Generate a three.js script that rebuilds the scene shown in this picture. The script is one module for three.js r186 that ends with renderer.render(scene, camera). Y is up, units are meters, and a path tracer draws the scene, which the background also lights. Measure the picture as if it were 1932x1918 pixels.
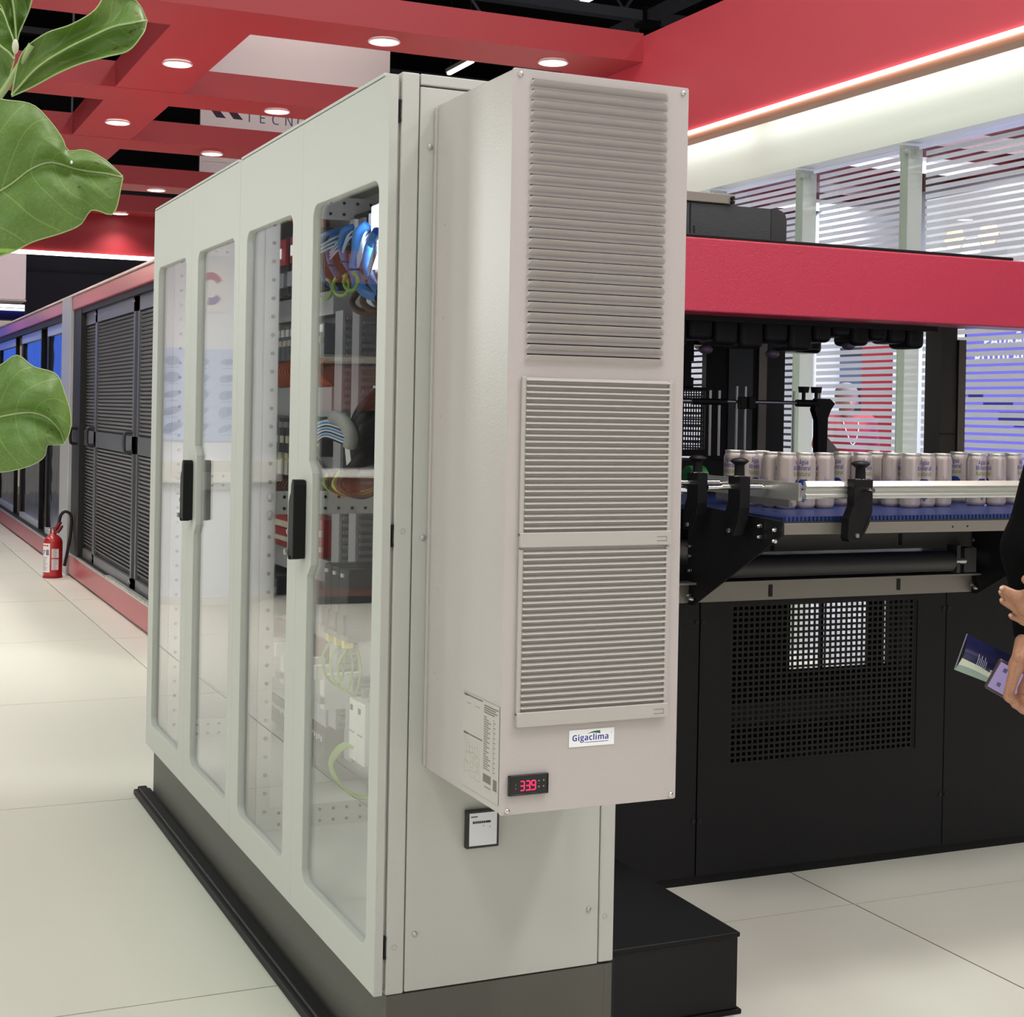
import * as THREE from 'three';
import { RoundedBoxGeometry } from 'three/addons/geometries/RoundedBoxGeometry.js';
import { mergeGeometries, mergeVertices, toCreasedNormals } from 'three/addons/utils/BufferGeometryUtils.js';
import { MarchingCubes } from 'three/addons/objects/MarchingCubes.js';
import { RectAreaLightUniformsLib } from 'three/addons/lights/RectAreaLightUniformsLib.js';

RectAreaLightUniformsLib.init();
const W = 1932, H = 1918, FOCAL = 2850.12, CX = 965.93, CY = 790.94;
const scene = new THREE.Scene();
// ---- camera, sky, exposure -------------------------------------------------
const camera = new THREE.PerspectiveCamera(2 * Math.atan(H / 2 / FOCAL) * 180 / Math.PI, W / H, 0.05, 120);
camera.position.set(-1.07285, 1.4636, 3.07235);
camera.rotation.order = 'YXZ';
camera.rotation.set(-0.00548468, -0.42064691, 0.01878558);
camera.setViewOffset(W, H, W / 2 - CX, H / 2 - CY, W, H);
camera.updateMatrixWorld(true); camera.updateProjectionMatrix();
scene.background = new THREE.Color(0x000000);
const renderer = new THREE.WebGLRenderer({ antialias: true });
renderer.toneMapping = THREE.LinearToneMapping;
renderer.toneMappingExposure = 1.3;
renderer.shadowMap.enabled = true;

// ---- large lights (each with its fitting built further down) ----------------
const HALL = 26, HALL_GLOW = 3;         // hall tube lamps: light, glow of the mesh
const DOWN = 17, DOWN_GLOW = 6;          // recessed downlights of the stand
const STRIP = 20, STRIP_GLOW = 5;       // LED strips under the red fascia
const COVE = 16;                          // cove strip over the glass wall
const WALL = 1.7, WALL_GLOW = 0.9;      // backlit stand walls outside the photo
const SIGN = 4;                       // backlit panel on the left
const INNER = 10;                       // lamp inside the cabinet
const SCREEN = 4;                     // violet screen behind the glass

// ---- helpers ----------------------------------------------------------------
let seed = 7;
const rnd = () => { seed = (seed * 1664525 + 1013904223) >>> 0; return seed / 4294967296; };
const used = {};
function numbered(n) { const b = n.replace(/_\d{3}$/, ''); const k = used[b] = (used[b] ?? -1) + 1; return k ? b + '_' + String(k).padStart(3, '0') : b; }
function tag(o, label, category, group) { o.userData.label = label; o.userData.category = category; if (group) o.userData.group = group; return o; }
function thing(name, label, category, pos = [0, 0, 0], turn = 0, group) {
  const o = new THREE.Group(); o.name = numbered(name); scene.add(o);
  o.position.set(...pos); o.rotation.y = turn; return tag(o, label, category, group);
}
function metreUV(g) {               // uv in metres by the way each face points
  const p = g.attributes.position, n = g.attributes.normal, uv = new Float32Array(p.count * 2);
  for (let i = 0; i < p.count; i++) {
    const ax = Math.abs(n.getX(i)), ay = Math.abs(n.getY(i)), az = Math.abs(n.getZ(i));
    const x = p.getX(i), y = p.getY(i), z = p.getZ(i);
    if (ax >= ay && ax >= az) { uv[2 * i] = z; uv[2 * i + 1] = y; } else if (ay >= az) { uv[2 * i] = x; uv[2 * i + 1] = z; } else { uv[2 * i] = x; uv[2 * i + 1] = y; }
  }
  g.setAttribute('uv', new THREE.BufferAttribute(uv, 2)); return g;
}
function join(list) {
  const gs = list.map(g => { const q = g.index ? g.toNonIndexed() : g; for (const k of Object.keys(q.attributes)) if (!['position', 'normal', 'uv'].includes(k)) q.deleteAttribute(k); if (!q.attributes.uv) metreUV(q); return q; });
  return gs.length > 1 ? mergeGeometries(gs) : gs[0];
}
function obj(name, geos, material, parent = scene, pos) {
  const g = Array.isArray(geos) ? join(geos) : geos;
  const m = new THREE.Mesh(g, material);
  m.name = parent === scene ? numbered(name) : partName(name, parent);
  m.castShadow = m.receiveShadow = true; if (pos) m.position.set(...pos);
  parent.add(m); return m;
}
function partName(name, parent) {
  const c = parent.userData._n ??= {}; const k = c[name] = (c[name] ?? -1) + 1;
  return k ? name + '_' + String(k).padStart(3, '0') : name;
}
function struct(name, geos, material) { const m = obj(name, geos, material); m.userData.kind = 'structure'; return m; }
const box = (x0, x1, y0, y1, z0, z1) => { const g = new THREE.BoxGeometry(x1 - x0, y1 - y0, z1 - z0); g.translate((x0 + x1) / 2, (y0 + y1) / 2, (z0 + z1) / 2); return metreUV(g); };
const rbox = (x0, x1, y0, y1, z0, z1, r = 0.003, s = 2) => { const g = new RoundedBoxGeometry(x1 - x0, y1 - y0, z1 - z0, s, Math.min(r, (x1 - x0) / 2.01, (y1 - y0) / 2.01, (z1 - z0) / 2.01)); g.translate((x0 + x1) / 2, (y0 + y1) / 2, (z0 + z1) / 2); return metreUV(g); };
function cyl(a, b, r, r2 = r, seg = 16) {     // a rod between two points
  const A = new THREE.Vector3(...a), B = new THREE.Vector3(...b), d = B.clone().sub(A), l = d.length();
  const g = new THREE.CylinderGeometry(r2, r, l, seg); g.translate(0, l / 2, 0);
  g.applyQuaternion(new THREE.Quaternion().setFromUnitVectors(new THREE.Vector3(0, 1, 0), d.normalize())); g.translate(A.x, A.y, A.z); return g;
}
function tube(pts, r, seg = 24, rad = 8) { return new THREE.TubeGeometry(new THREE.CatmullRomCurve3(pts.map(p => new THREE.Vector3(...p))), seg, r, rad, false); }
function prism(pts, depth, bevel = 0) {       // a polygon in x,y pushed out along +z
  const s = new THREE.Shape(pts.map(p => new THREE.Vector2(p[0], p[1])));
  const g = new THREE.ExtrudeGeometry(s, { depth, bevelEnabled: bevel > 0, bevelSize: bevel, bevelThickness: bevel, bevelSegments: 2, curveSegments: 8 }); return metreUV(g);
}
function roundRect(s, x0, x1, y0, y1, r) {
  s.moveTo(x0 + r, y0); s.lineTo(x1 - r, y0); s.absarc(x1 - r, y0 + r, r, -Math.PI / 2, 0); s.lineTo(x1, y1 - r); s.absarc(x1 - r, y1 - r, r, 0, Math.PI / 2);
  s.lineTo(x0 + r, y1); s.absarc(x0 + r, y1 - r, r, Math.PI / 2, Math.PI); s.lineTo(x0, y0 + r); s.absarc(x0 + r, y0 + r, r, Math.PI, Math.PI * 1.5); return s;
}
// a point on the ray through photograph pixel (u, v), at the given depth along the view
function at(u, v, depth) { return new THREE.Vector3((u - CX) / FOCAL * depth, -(v - CY) / FOCAL * depth, -depth).applyMatrix4(camera.matrixWorld); }

function onX(u, v, X) { const d = at(u, v, 1).sub(camera.position); return camera.position.clone().addScaledVector(d, (X - camera.position.x) / d.x); }   // where that ray meets the plane x = X

// ---- textures -----------------------------------------------------------------
function noiseTexture(size, cells, octaves, lo, hi, s = 3) {   // tiling value noise
  const lat = []; let q = s; const r = () => { q = (q * 1664525 + 1013904223) >>> 0; return q / 4294967296; };
  for (let o = 0; o < octaves; o++) { const n = cells << o; lat.push(Float32Array.from({ length: n * n }, r)); }
  const d = new Uint8Array(size * size * 4);
  for (let y = 0; y < size; y++) for (let x = 0; x < size; x++) {
    let v = 0, a = 0.5, t = 0;
    for (let o = 0; o < octaves; o++) {
      const n = cells << o, fx = x / size * n, fy = y / size * n, ix = fx | 0, iy = fy | 0; let ux = fx - ix, uy = fy - iy; ux = ux * ux * (3 - 2 * ux); uy = uy * uy * (3 - 2 * uy);
      const L = lat[o], g = (i, j) => L[(j % n) * n + i % n];
      v += a * ((g(ix, iy) * (1 - ux) + g(ix + 1, iy) * ux) * (1 - uy) + (g(ix, iy + 1) * (1 - ux) + g(ix + 1, iy + 1) * ux) * uy); t += a; a *= 0.5;
    }
    const c = Math.round(255 * (lo + (hi - lo) * v / t)), k = (y * size + x) * 4; d[k] = d[k + 1] = d[k + 2] = c; d[k + 3] = 255;
  }
  const tex = new THREE.DataTexture(d, size, size); tex.wrapS = tex.wrapT = THREE.RepeatWrapping; tex.magFilter = THREE.LinearFilter; tex.minFilter = THREE.LinearFilter; tex.needsUpdate = true; return tex;
}
const rep = (t, k) => { const c = t.clone(); c.repeat.set(k, k); c.needsUpdate = true; return c; };
const nFine = noiseTexture(256, 64, 2, 0, 1, 3), nSoft = noiseTexture(256, 4, 4, 0, 1, 11), nWave = noiseTexture(256, 5, 2, 0, 1, 23);
const peel = rep(nFine, 5), coarsePeel = rep(nFine, 3.2), smear = rep(nSoft, 0.35), film = rep(nWave, 1.6);
const tintSoft = (() => { const t = noiseTexture(256, 4, 4, 0.93, 1, 31); t.colorSpace = THREE.NoColorSpace; return rep(t, 0.23); })();
function canvasTexture(w, h, draw) { const c = document.createElement('canvas'); c.width = w; c.height = h; const x = c.getContext('2d'); draw(x, w, h); const t = new THREE.CanvasTexture(c); t.colorSpace = THREE.SRGBColorSpace; t.anisotropy = 8; return t; }
const std = (color, roughness = 0.5, metalness = 0, more = {}) => new THREE.MeshStandardMaterial({ color, roughness, metalness, ...more });
const phys = (color, roughness, more = {}) => new THREE.MeshPhysicalMaterial({ color, roughness, ...more });
const M = {
  cabinet: std(0xbcbdb9, 0.5, 0, { bumpMap: peel, bumpScale: 0.0002 }),
  cabinetIn: std(0xccccca, 0.5),
  unit: std(0xb9b2b2, 0.36, 0, { bumpMap: peel, bumpScale: 0.0002 }),
  grille: std(0xb4afac, 0.5),
  plinth: std(0x56544f, 0.55, 0, { bumpMap: peel, bumpScale: 0.0003 }),
  black: phys(0x111114, 0.5, { specularIntensity: 0.5 }), blackGloss: std(0x101012, 0.25), rubber: std(0x0d0d0d, 0.7),
  charcoal: phys(0x1c1c1f, 0.55, { specularIntensity: 0.5, bumpMap: coarsePeel, bumpScale: 0.0004 }),
  darkSteel: std(0x3a3a3c, 0.5, 0.2), machineDark: phys(0x141418, 0.5, { specularIntensity: 0.5, bumpMap: coarsePeel, bumpScale: 0.0004 }),
  red: std(0xbb3750, 0.36, 0, { bumpMap: coarsePeel, bumpScale: 0.0007 }),
  redStand: std(0x9a2731, 0.5), redFascia: std(0xd24f5e, 0.4), redBase: std(0xad4a50, 0.3, 0, { bumpMap: smear, bumpScale: 0.002 }),
  steel: std(0xb9b9b8, 0.3, 0.9), bright: std(0xd6d6d4, 0.18, 1), alu: std(0xd9dad6, 0.35, 0.75), greySteel: std(0x8d8882, 0.45, 0.5),
  frameGrey: std(0x8f9094, 0.4, 0.5),
  white: std(0xeeeeec, 0.5), plate: std(0xc3c4c8, 0.4, 0.3), duct: std(0xa9a9b0, 0.6),
  tile: std(0xdadad0, 0.36, 0, { map: tintSoft, roughnessMap: null, bumpMap: smear, bumpScale: 0.0015 }),
  joint: std(0x3c3428, 0.9),
  hallDark: std(0x101014, 0.8), truss: std(0x55575f, 0.5, 0.3),
  brown: std(0x2c2624, 0.6),
  glass: phys(0xffffff, 0.0, { transmission: 1, thickness: 0, ior: 1.45 }),
  acrylic: phys(0xffffff, 0.02, { transmission: 1, thickness: 0, ior: 1.5, bumpMap: rep(nWave, 0.5), bumpScale: 0.0012 }),
  frost: phys(0xf8fafd, 0.9, { transmission: 0.42, thickness: 0 }),
  fin: phys(0xeef2ee, 0.5, { transmission: 0.5, thickness: 0 }),
  smoked: phys(0x9fa8b8, 0.05, { transmission: 0.9, thickness: 0, ior: 1.8, bumpMap: rep(nWave, 0.9), bumpScale: 0.006 }),
};
const glow = (color, k) => std(0x000000, 0.6, 0, { emissive: color, emissiveIntensity: k });
function area(color, k, w, h, pos, towards) { const l = new THREE.RectAreaLight(color, k, w, h); l.position.set(...pos); l.lookAt(...towards); scene.add(l); return l; }
// ================= THE SETTING =================
// floor: a raised floor of large pale panels, joints recessed
{
  const fl = struct('floor', box(-15, 15, -0.25, -0.006, -34, 18), M.joint);
  const X0 = 1.745, DX = 1.225, Z0 = -0.64, DZ = 1.96, gap = 0.003;
  const far = [], tones = [0xdadad0, 0xd7d7cc, 0xdcdcd3].map(c => { const m = M.tile.clone(); m.color = new THREE.Color(c); return m; });
  for (let i = -13; i < 11; i++) for (let j = -9; j < 17; j++) {
    const x0 = X0 + DX * i, z1 = Z0 - DZ * j;
    if (x0 < -14.8 || x0 + DX > 14.9) continue;
    const g = box(x0 + gap, x0 + DX - gap, -0.006, 0, z1 - DZ + gap, z1 - gap);
    if (i >= -4 && i < 3 && j >= -2 && j < 9) obj('floor_tile', g, tones[(i * 7 + j * 3 + 90) % 3], fl);
    else far.push(g);
  }
  const rest = obj('distant_tiles', far, M.tile, fl); rest.userData.kind = 'stuff';
}
// the hall round the stand
struct('ceiling', [box(-15, 15, 9.4, 9.7, -34, 18)], M.hallDark);
struct('wall_left', [box(-15.3, -15, -0.2, 9.4, -34, 18)], std(0x6b6a70, 0.8));
struct('wall_right', [box(15, 15.3, -0.2, 9.4, -34, 18)], std(0x77767c, 0.8));
struct('wall_back', [box(-15, 15, -0.2, 9.4, -34.3, -34)], std(0x26262c, 0.8));
struct('wall_front', [box(-15, 15, -0.2, 9.4, 18, 18.3)], std(0x8a888a, 0.8));
// hall steelwork under the roof
{
  const t = thing('roof_truss', 'grey steel beams crossing under the dark hall roof', 'truss');
  obj('beam', box(-14, 14, 7.02, 7.16, -15.9, -15.72), M.truss, t);
  obj('beam', box(9.28, 9.46, 7.02, 7.16, -30, -9), M.truss, t);
  obj('beam', box(-14, 14, 7.5, 7.62, -20.2, -20.0), M.truss, t);
  obj('beam', box(-14, 14, 8.2, 8.32, -26, -25.8), M.truss, t);
  for (let k = 0; k < 9; k++) obj('brace', cyl([-12 + k * 3, 7.16, -15.8], [-10.5 + k * 3, 9.4, -15.8], 0.03, 0.03, 6), M.truss, t);
  for (let k = 0; k < 9; k++) obj('brace', cyl([-12 + k * 3, 7.55, -20.1], [-13.5 + k * 3, 9.4, -20.1], 0.03, 0.03, 6), M.truss, t);
  for (let k = 0; k < 3; k++) obj('hanger', cyl([-4.9 + k * 2.9, 4.09, -11.55], [-4.9 + k * 2.9, 9.4, -11.55], 0.012, 0.012, 6), M.truss, t);
  obj('clamp', box(9.24, 9.5, 6.96, 7.2, -15.96, -15.66), M.black, t);
}
// hall tube lamps: rows of long fittings under the roof
{
  const rows = [[9.7, [-23.73, -18.3, -12.9], 0xfff4e4], [-6, [-14, -6, 0, 6, 13], 0xf3faea], [-3.2, [-3, 2.5, 8], 0xf8fbf2], [0.6, [2, 9, 15], 0xfff0ec], [3.2, [-2, 4], 0xf8f8f0], [7, [5, 12], 0xf8f5f2]];
  for (const [x, zs, tint] of rows) for (const z of zs) {
    const seen = x > 9 && z > -24.5, lamp = thing('tube_lamp', !seen ? 'slim white tube lamp under the dark hall roof, outside the photo' : z < -20 ? 'slanting white tube lamp just above the cabinet roof, left of the cooling unit' : z < -18 ? 'slanting white tube lamp cut by the top edge over the red beam' : 'white tube lamp out of view above the right fascia', 'lamp', [x, 8, z], 0, seen ? undefined : 'tube lamps outside the photo');
    obj('housing', box(-0.06, 0.06, 0.02, 0.09, -0.62, 0.62), M.white, lamp);
    if (x > 9) obj('tube', rbox(-0.045, 0.045, -0.03, 0.02, -0.6, 0.6, 0.02), glow(0xfff1dd, 3), lamp); else { obj('reflector', box(-0.48, 0.48, 0.0, 0.02, -0.68, 0.68), M.white, lamp); obj('diffuser', box(-0.45, 0.45, -0.03, 0, -0.65, 0.65), glow(tint, HALL_GLOW), lamp); }
    for (const dz of [-0.5, 0.5]) obj('wire', cyl([0, 0.09, dz], [0, 1.38, dz], 0.006, 0.006, 6), M.truss, lamp);
    if (x > 9) area(tint, 8, 0.1, 1.2, [x, 7.955, z], [x, 0, z]);
    else area(tint, HALL * (x < -1 ? 0.85 : z > 8.5 ? 0.4 : x > 3 ? 2 : z > 4.5 && x > 0 ? 0.75 : 1), 0.9, 1.3, [x, 7.955, z], [x, 0, z > 8 ? z - 8 : z]);
  }
}
// ================= RED CANOPY OF THE STAND =================
const RZ = [-6.43, -9.095, -11.41, -14.24, -16.62];
{
  const c = thing('red_canopy', 'red overhead grid of wide flat beams with a lit fascia', 'canopy');
  RZ.forEach(z => obj('cross_beam', box(-4.2, 4.0, 3.9, 4.1, z - 0.275, z + 0.275), M.redStand, c));
  for (const x of [1.11, -1.35, -3.7]) for (let k = 0; k < RZ.length - 1; k++) obj('long_beam', box(x - 0.26, x + 0.26, 3.902, 4.098, RZ[k + 1] + 0.275, RZ[k] - 0.275), M.redStand, c);
  obj('end_fascia', box(-4.2, 4.0, 3.37, 4.09, -17.0, -16.9), M.redStand, c);
  const sf = obj('side_fascia', box(4.0, 4.1, 3.3, 4.08, -17, 5.5), M.redFascia, c);
  obj('fascia_lip', box(4.0, 4.1, 3.258, 3.3, -17, 5.5), std(0xa8735e, 0.5), c);
  obj('light_strip', box(3.985, 4.0, 3.293, 3.315, -16.9, 5.4), glow(0xfff4e0, STRIP_GLOW), c);
  obj('light_strip', box(-4.1, 3.98, 3.335, 3.385, -16.9, -16.88), glow(0xfff4e0, STRIP_GLOW), c);
  area(0xfff3e2, STRIP, 10.5, 0.024, [3.983, 3.304, 0], [3.4, 2.9, 0]);
  area(0xfff3e2, STRIP, 8, 0.024, [3.983, 3.304, -10], [3.4, 2.9, -10]);
  area(0xfff3e2, STRIP, 8, 0.045, [0, 3.36, -16.878], [0, 2.9, -16.3]);
}
// white header over the glass wall, lit by its own cove strip
struct('trim_1', [box(4.27, 4.33, 3.01, 3.75, -16, 5.5), box(4.27, 4.5, 2.985, 3.01, -16, 5.5)], std(0xe9f0ea, 0.55));
// cove strip on the back of the fascia, washing the white header
{
  const s = thing('cove_strip', 'hidden light strip behind the red fascia washing the white header', 'lamp', [4.112, 3.31, -4.5]);
  obj('profile', box(-0.01, -0.002, -0.02, 0.02, -11, 10), M.alu, s); obj('diffuser', box(-0.002, 0.004, -0.012, 0.012, -11, 10), glow(0xf8fbf2, 1.5), s);
  area(0xf0fbf2, COVE, 10.4, 0.024, [4.118, 3.31, 0.2], [4.3, 3.2, 0.2]); area(0xf0fbf2, COVE, 10.4, 0.024, [4.118, 3.31, -10.3], [4.3, 3.2, -10.3]);
}
// lit stands across the aisles, in front of and to the left of the cabinet, outside the photo
for (const [pos, turn, w, k, tint, label] of [[[2.4, 2.2, 12], Math.PI, 9, 0.62, 0xfdeef4, 'backlit white wall of the stand behind the photographer'], [[-7.2, 0, 2], Math.PI / 2, 9, 0.62, 0xf7fbf0, 'backlit white wall of the stand across the left aisle']]) {
  const t = thing('light_wall', label, 'stand', pos, turn);
  obj('frame', box(-w / 2 - 0.1, w / 2 + 0.1, -pos[1], 3.7, -0.2, -0.02), M.alu, t); obj('face', box(-w / 2, w / 2, 0.5, 3.6, -0.02, 0), glow(tint, WALL_GLOW * k), t);
  area(tint, WALL * k, w, 3.1, [pos[0] + Math.sin(turn) * 0.02, pos[1] + 2.05, pos[2] + Math.cos(turn) * 0.02], [pos[0] + Math.sin(turn) * 5, pos[1] + 2.05, pos[2] + Math.cos(turn) * 5]);
}
// downlights set in the red beams
{
  const spots = [[2.2, RZ[0]], [3.44, RZ[0]], [1.11, -7.76], [1.11, -10.27], [2.2, RZ[1]], [2.2, -11.45], [2.2, RZ[3]], [2.2, RZ[4]], [-0.2, RZ[0]], [-0.2, RZ[1]], [-0.2, -11.45], [-2.6, RZ[0]], [-2.6, RZ[1]], [-2.6, -11.45], [-0.2, RZ[3]]];
  const where = ['largest of the downlights, above the white tall banner', 'rightmost downlight, just over the cooling unit', 'left downlight in the nearest lengthwise beam', 'second left downlight, above the fig leaf tip', 'downlight in the second cross beam over the lettering', 'downlight in the third cross beam above the cabinet top', 'downlight in the fourth cross beam, small and far', 'farthest and smallest downlight beside the lowest leaf lobe'];
  spots.forEach(([x, z], i) => {
    const d = thing('downlight', where[i] ? 'round white ' + where[i] : 'round white downlight set in a red beam to the left', 'downlight', [x, 3.8905, z], 0, i < 8 ? undefined : 'downlights out of view at left');
    obj('trim_ring', new THREE.TorusGeometry(0.1, 0.008, 8, 32).rotateX(Math.PI / 2), M.white, d);
    obj('diffuser', cyl([0, -0.004, 0], [0, 0.004, 0], 0.1, 0.1, 32), glow(0xfff6ea, DOWN_GLOW), d);
    const s = new THREE.SpotLight(0xfdf7ee, z < -16 ? DOWN * 0.3 : DOWN, 0, 1.1, 1, 2); s.position.set(x, 3.875, z); s.target.position.set(x, 0, z); s.castShadow = true; s.shadow.radius = 5; scene.add(s, s.target);
  });
}
// ================= GLASS WALL ON THE RIGHT (plane x = 4.4) =================
{
  const ZF = [-6.62, -5.63, -4.64, -3.65, -2.66, -1.67, -0.68, 0.31];
  const stripe = box(-0.002, 0.002, -0.0125, 0.0125, -0.475, 0.475);
  for (let k = 0; k < ZF.length - 1; k++) {
    const w = obj('window_' + (k + 1), box(4.398, 4.402, 0.03, 2.985, ZF[k] + 0.005, ZF[k + 1] - 0.005), M.glass); w.userData.kind = 'structure';
    const zc = (ZF[k] + ZF[k + 1]) / 2;
    for (let s = 0; s < 73; s++) { const m = obj('frosted_stripe', stripe, M.frost, w); m.position.set(4.4046, 2.93 - s * 0.04, zc); }
  }
  const names = ['farthest left', 'left, over the black top box', 'middle', 'right'];
  ZF.slice(0, 4).forEach((z, k) => {
    const f = thing('glass_fin', ['clear upright glass fin at the joint behind the grey roof box of the machine', 'clear upright glass fin just right of the black box on the machine', 'greenish upright glass fin second from the left above the red hood', 'greenish upright glass fin nearest the violet screen'][k] ?? 'greenish upright glass fin beyond the right edge of the photo', 'glass fin', [4.32, 0, z], 0, k > 3 ? 'fins beyond the frame' : undefined);
    obj('pane', box(-0.07, 0.07, 0.03, 2.95, -0.006, 0.006), M.fin, f);
    obj('edge', box(-0.072, -0.03, 0.03, 2.95, -0.007, 0.007), phys(0xc6d4c6, 0.3, { transmission: 0.4, thickness: 0 }), f);
    obj('top_clamp', [box(-0.06, 0.06, 2.9, 2.97, -0.03, -0.012), cyl([-0.045, 2.93, -0.012], [-0.045, 2.93, 0.03], 0.014), cyl([0.02, 2.93, -0.012], [0.02, 2.93, 0.03], 0.014)], M.alu, f);
  });
}
// ================= BEYOND THE GLASS =================
{
  const screenTex = canvasTexture(512, 256, (x, w, h) => {
    x.fillStyle = '#7a78f0'; x.fillRect(0, 0, w, h);
    for (let i = 0; i < 40; i++) { x.fillStyle = ['#3f3cc4', '#7673f5', '#2e2c86', '#8d8bff', '#4a48d8'][i % 5]; const q = (i * 97) % 512, r = 110 + (i * 53) % 140; x.fillRect(q, r, 20 + (i * 31) % 60, 4 + (i * 7) % 10); }
    x.fillStyle = '#ffffff'; x.font = 'bold 21px sans-serif'; x.fillText('PADRÃO EM', 30, 36); x.fillText('ROTULAGEM', 14, 62);
  });
  const s = thing('led_screen', 'violet lit screen with white lettering behind the glass at right', 'screen', [9, 0, -6.6], 0);
  obj('cabinet', box(0.02, 0.18, 0.8, 2.75, -2.05, 2.05), M.black, s);
  const face = new THREE.PlaneGeometry(4.0, 1.55); face.rotateY(-Math.PI / 2); face.translate(0, 1.62, 0);
  obj('display', face, std(0x000000, 0.4, 0, { emissive: 0xffffff, emissiveIntensity: 0.8, emissiveMap: screenTex }), s);
  obj('header_band', box(-0.01, 0.02, 2.42, 2.75, -2.05, 2.05), M.white, s);
  area(0x8f8cff, SCREEN, 4.0, 1.5, [8.95, 1.65, -6.6], [0, 1.4, -6.6]);
  const hex = thing('white_sign', 'bright white sign with orange shapes behind the upper glass', 'sign', [9.3, 0, -7.2], 0);
  obj('panel', box(0, 0.1, 2.95, 3.75, -2.4, 2.4), glow(0xf4f7ff, 0.6), hex); area(0xf4f7ff, 5, 4.8, 0.8, [9.28, 3.35, -7.2], [0, 3.0, -7.2]);
  const hx = (dz, dy, c) => { const q = []; for (let i = 0; i < 6; i++) q.push([dz + 0.15 * Math.cos(i * Math.PI / 3), dy + 0.14 * Math.sin(i * Math.PI / 3)]); const g = prism(q, 0.012); g.rotateY(-Math.PI / 2); return [g, c]; };
  for (const [dz, dy, c] of [[-1.95, 3.3, 0xd9a878], [-1.7, 3.16, 0xd8d0d8], [-1.45, 3.3, 0xd6a070]]) { const [g, col] = hx(dz, dy, c); g.translate(-0.001, 0, 0); obj('emblem', g, std(col, 0.6, 0, { emissive: col, emissiveIntensity: 0.45 }), hex); }
  const w = thing('booth_wall', 'white booth wall with dark openings and a red panel beyond the glass', 'booth', [9.4, 0, -10.5], 0);
  obj('panel', box(0.05, 0.15, 0, 3.2, -4.2, 4.5), std(0x3c414d, 0.7), w);
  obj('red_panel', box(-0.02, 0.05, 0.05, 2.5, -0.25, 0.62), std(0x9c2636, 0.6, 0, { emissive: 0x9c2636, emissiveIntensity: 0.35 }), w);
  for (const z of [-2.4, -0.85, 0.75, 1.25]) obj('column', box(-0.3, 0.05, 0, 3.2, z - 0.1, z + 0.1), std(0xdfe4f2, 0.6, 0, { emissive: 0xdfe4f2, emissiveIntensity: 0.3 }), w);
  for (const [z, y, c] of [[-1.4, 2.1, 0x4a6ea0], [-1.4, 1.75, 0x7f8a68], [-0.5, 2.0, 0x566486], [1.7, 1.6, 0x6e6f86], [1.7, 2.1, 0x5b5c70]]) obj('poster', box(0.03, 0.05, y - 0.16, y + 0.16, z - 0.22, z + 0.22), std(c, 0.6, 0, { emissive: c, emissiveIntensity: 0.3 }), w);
  obj('upper_panel', box(0.05, 0.15, 3.2, 3.88, -4.2, 4.5), std(0x9a9faa, 0.7), w);
  const fc = thing('far_canopy', 'second red beam grid seen through the striped glass', 'canopy');
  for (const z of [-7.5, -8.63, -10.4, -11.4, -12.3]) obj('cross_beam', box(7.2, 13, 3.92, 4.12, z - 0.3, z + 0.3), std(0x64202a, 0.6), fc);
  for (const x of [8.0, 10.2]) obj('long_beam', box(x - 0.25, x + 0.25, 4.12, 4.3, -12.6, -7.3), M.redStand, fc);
  [[8.3, -8.6], [9.6, -11.4]].forEach(([x, z], i) => {
    const d = thing('room_light', i ? 'farther flat ceiling light under the red beams beyond the striped glass' : 'nearer flat ceiling light under the red beams beyond the striped glass', 'lamp', [x, 3.9, z]);
    obj('frame', box(-0.85, 0.85, -0.02, 0.018, -0.28, 0.28), M.white, d); obj('diffuser', box(-0.8, 0.8, -0.028, -0.02, -0.25, 0.25), glow(0xf6f8ff, 1.2), d); area(0xf8faff, 40, 1.6, 0.5, [x, 3.868, z], [x, 0, z]);
  });
}
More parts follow.
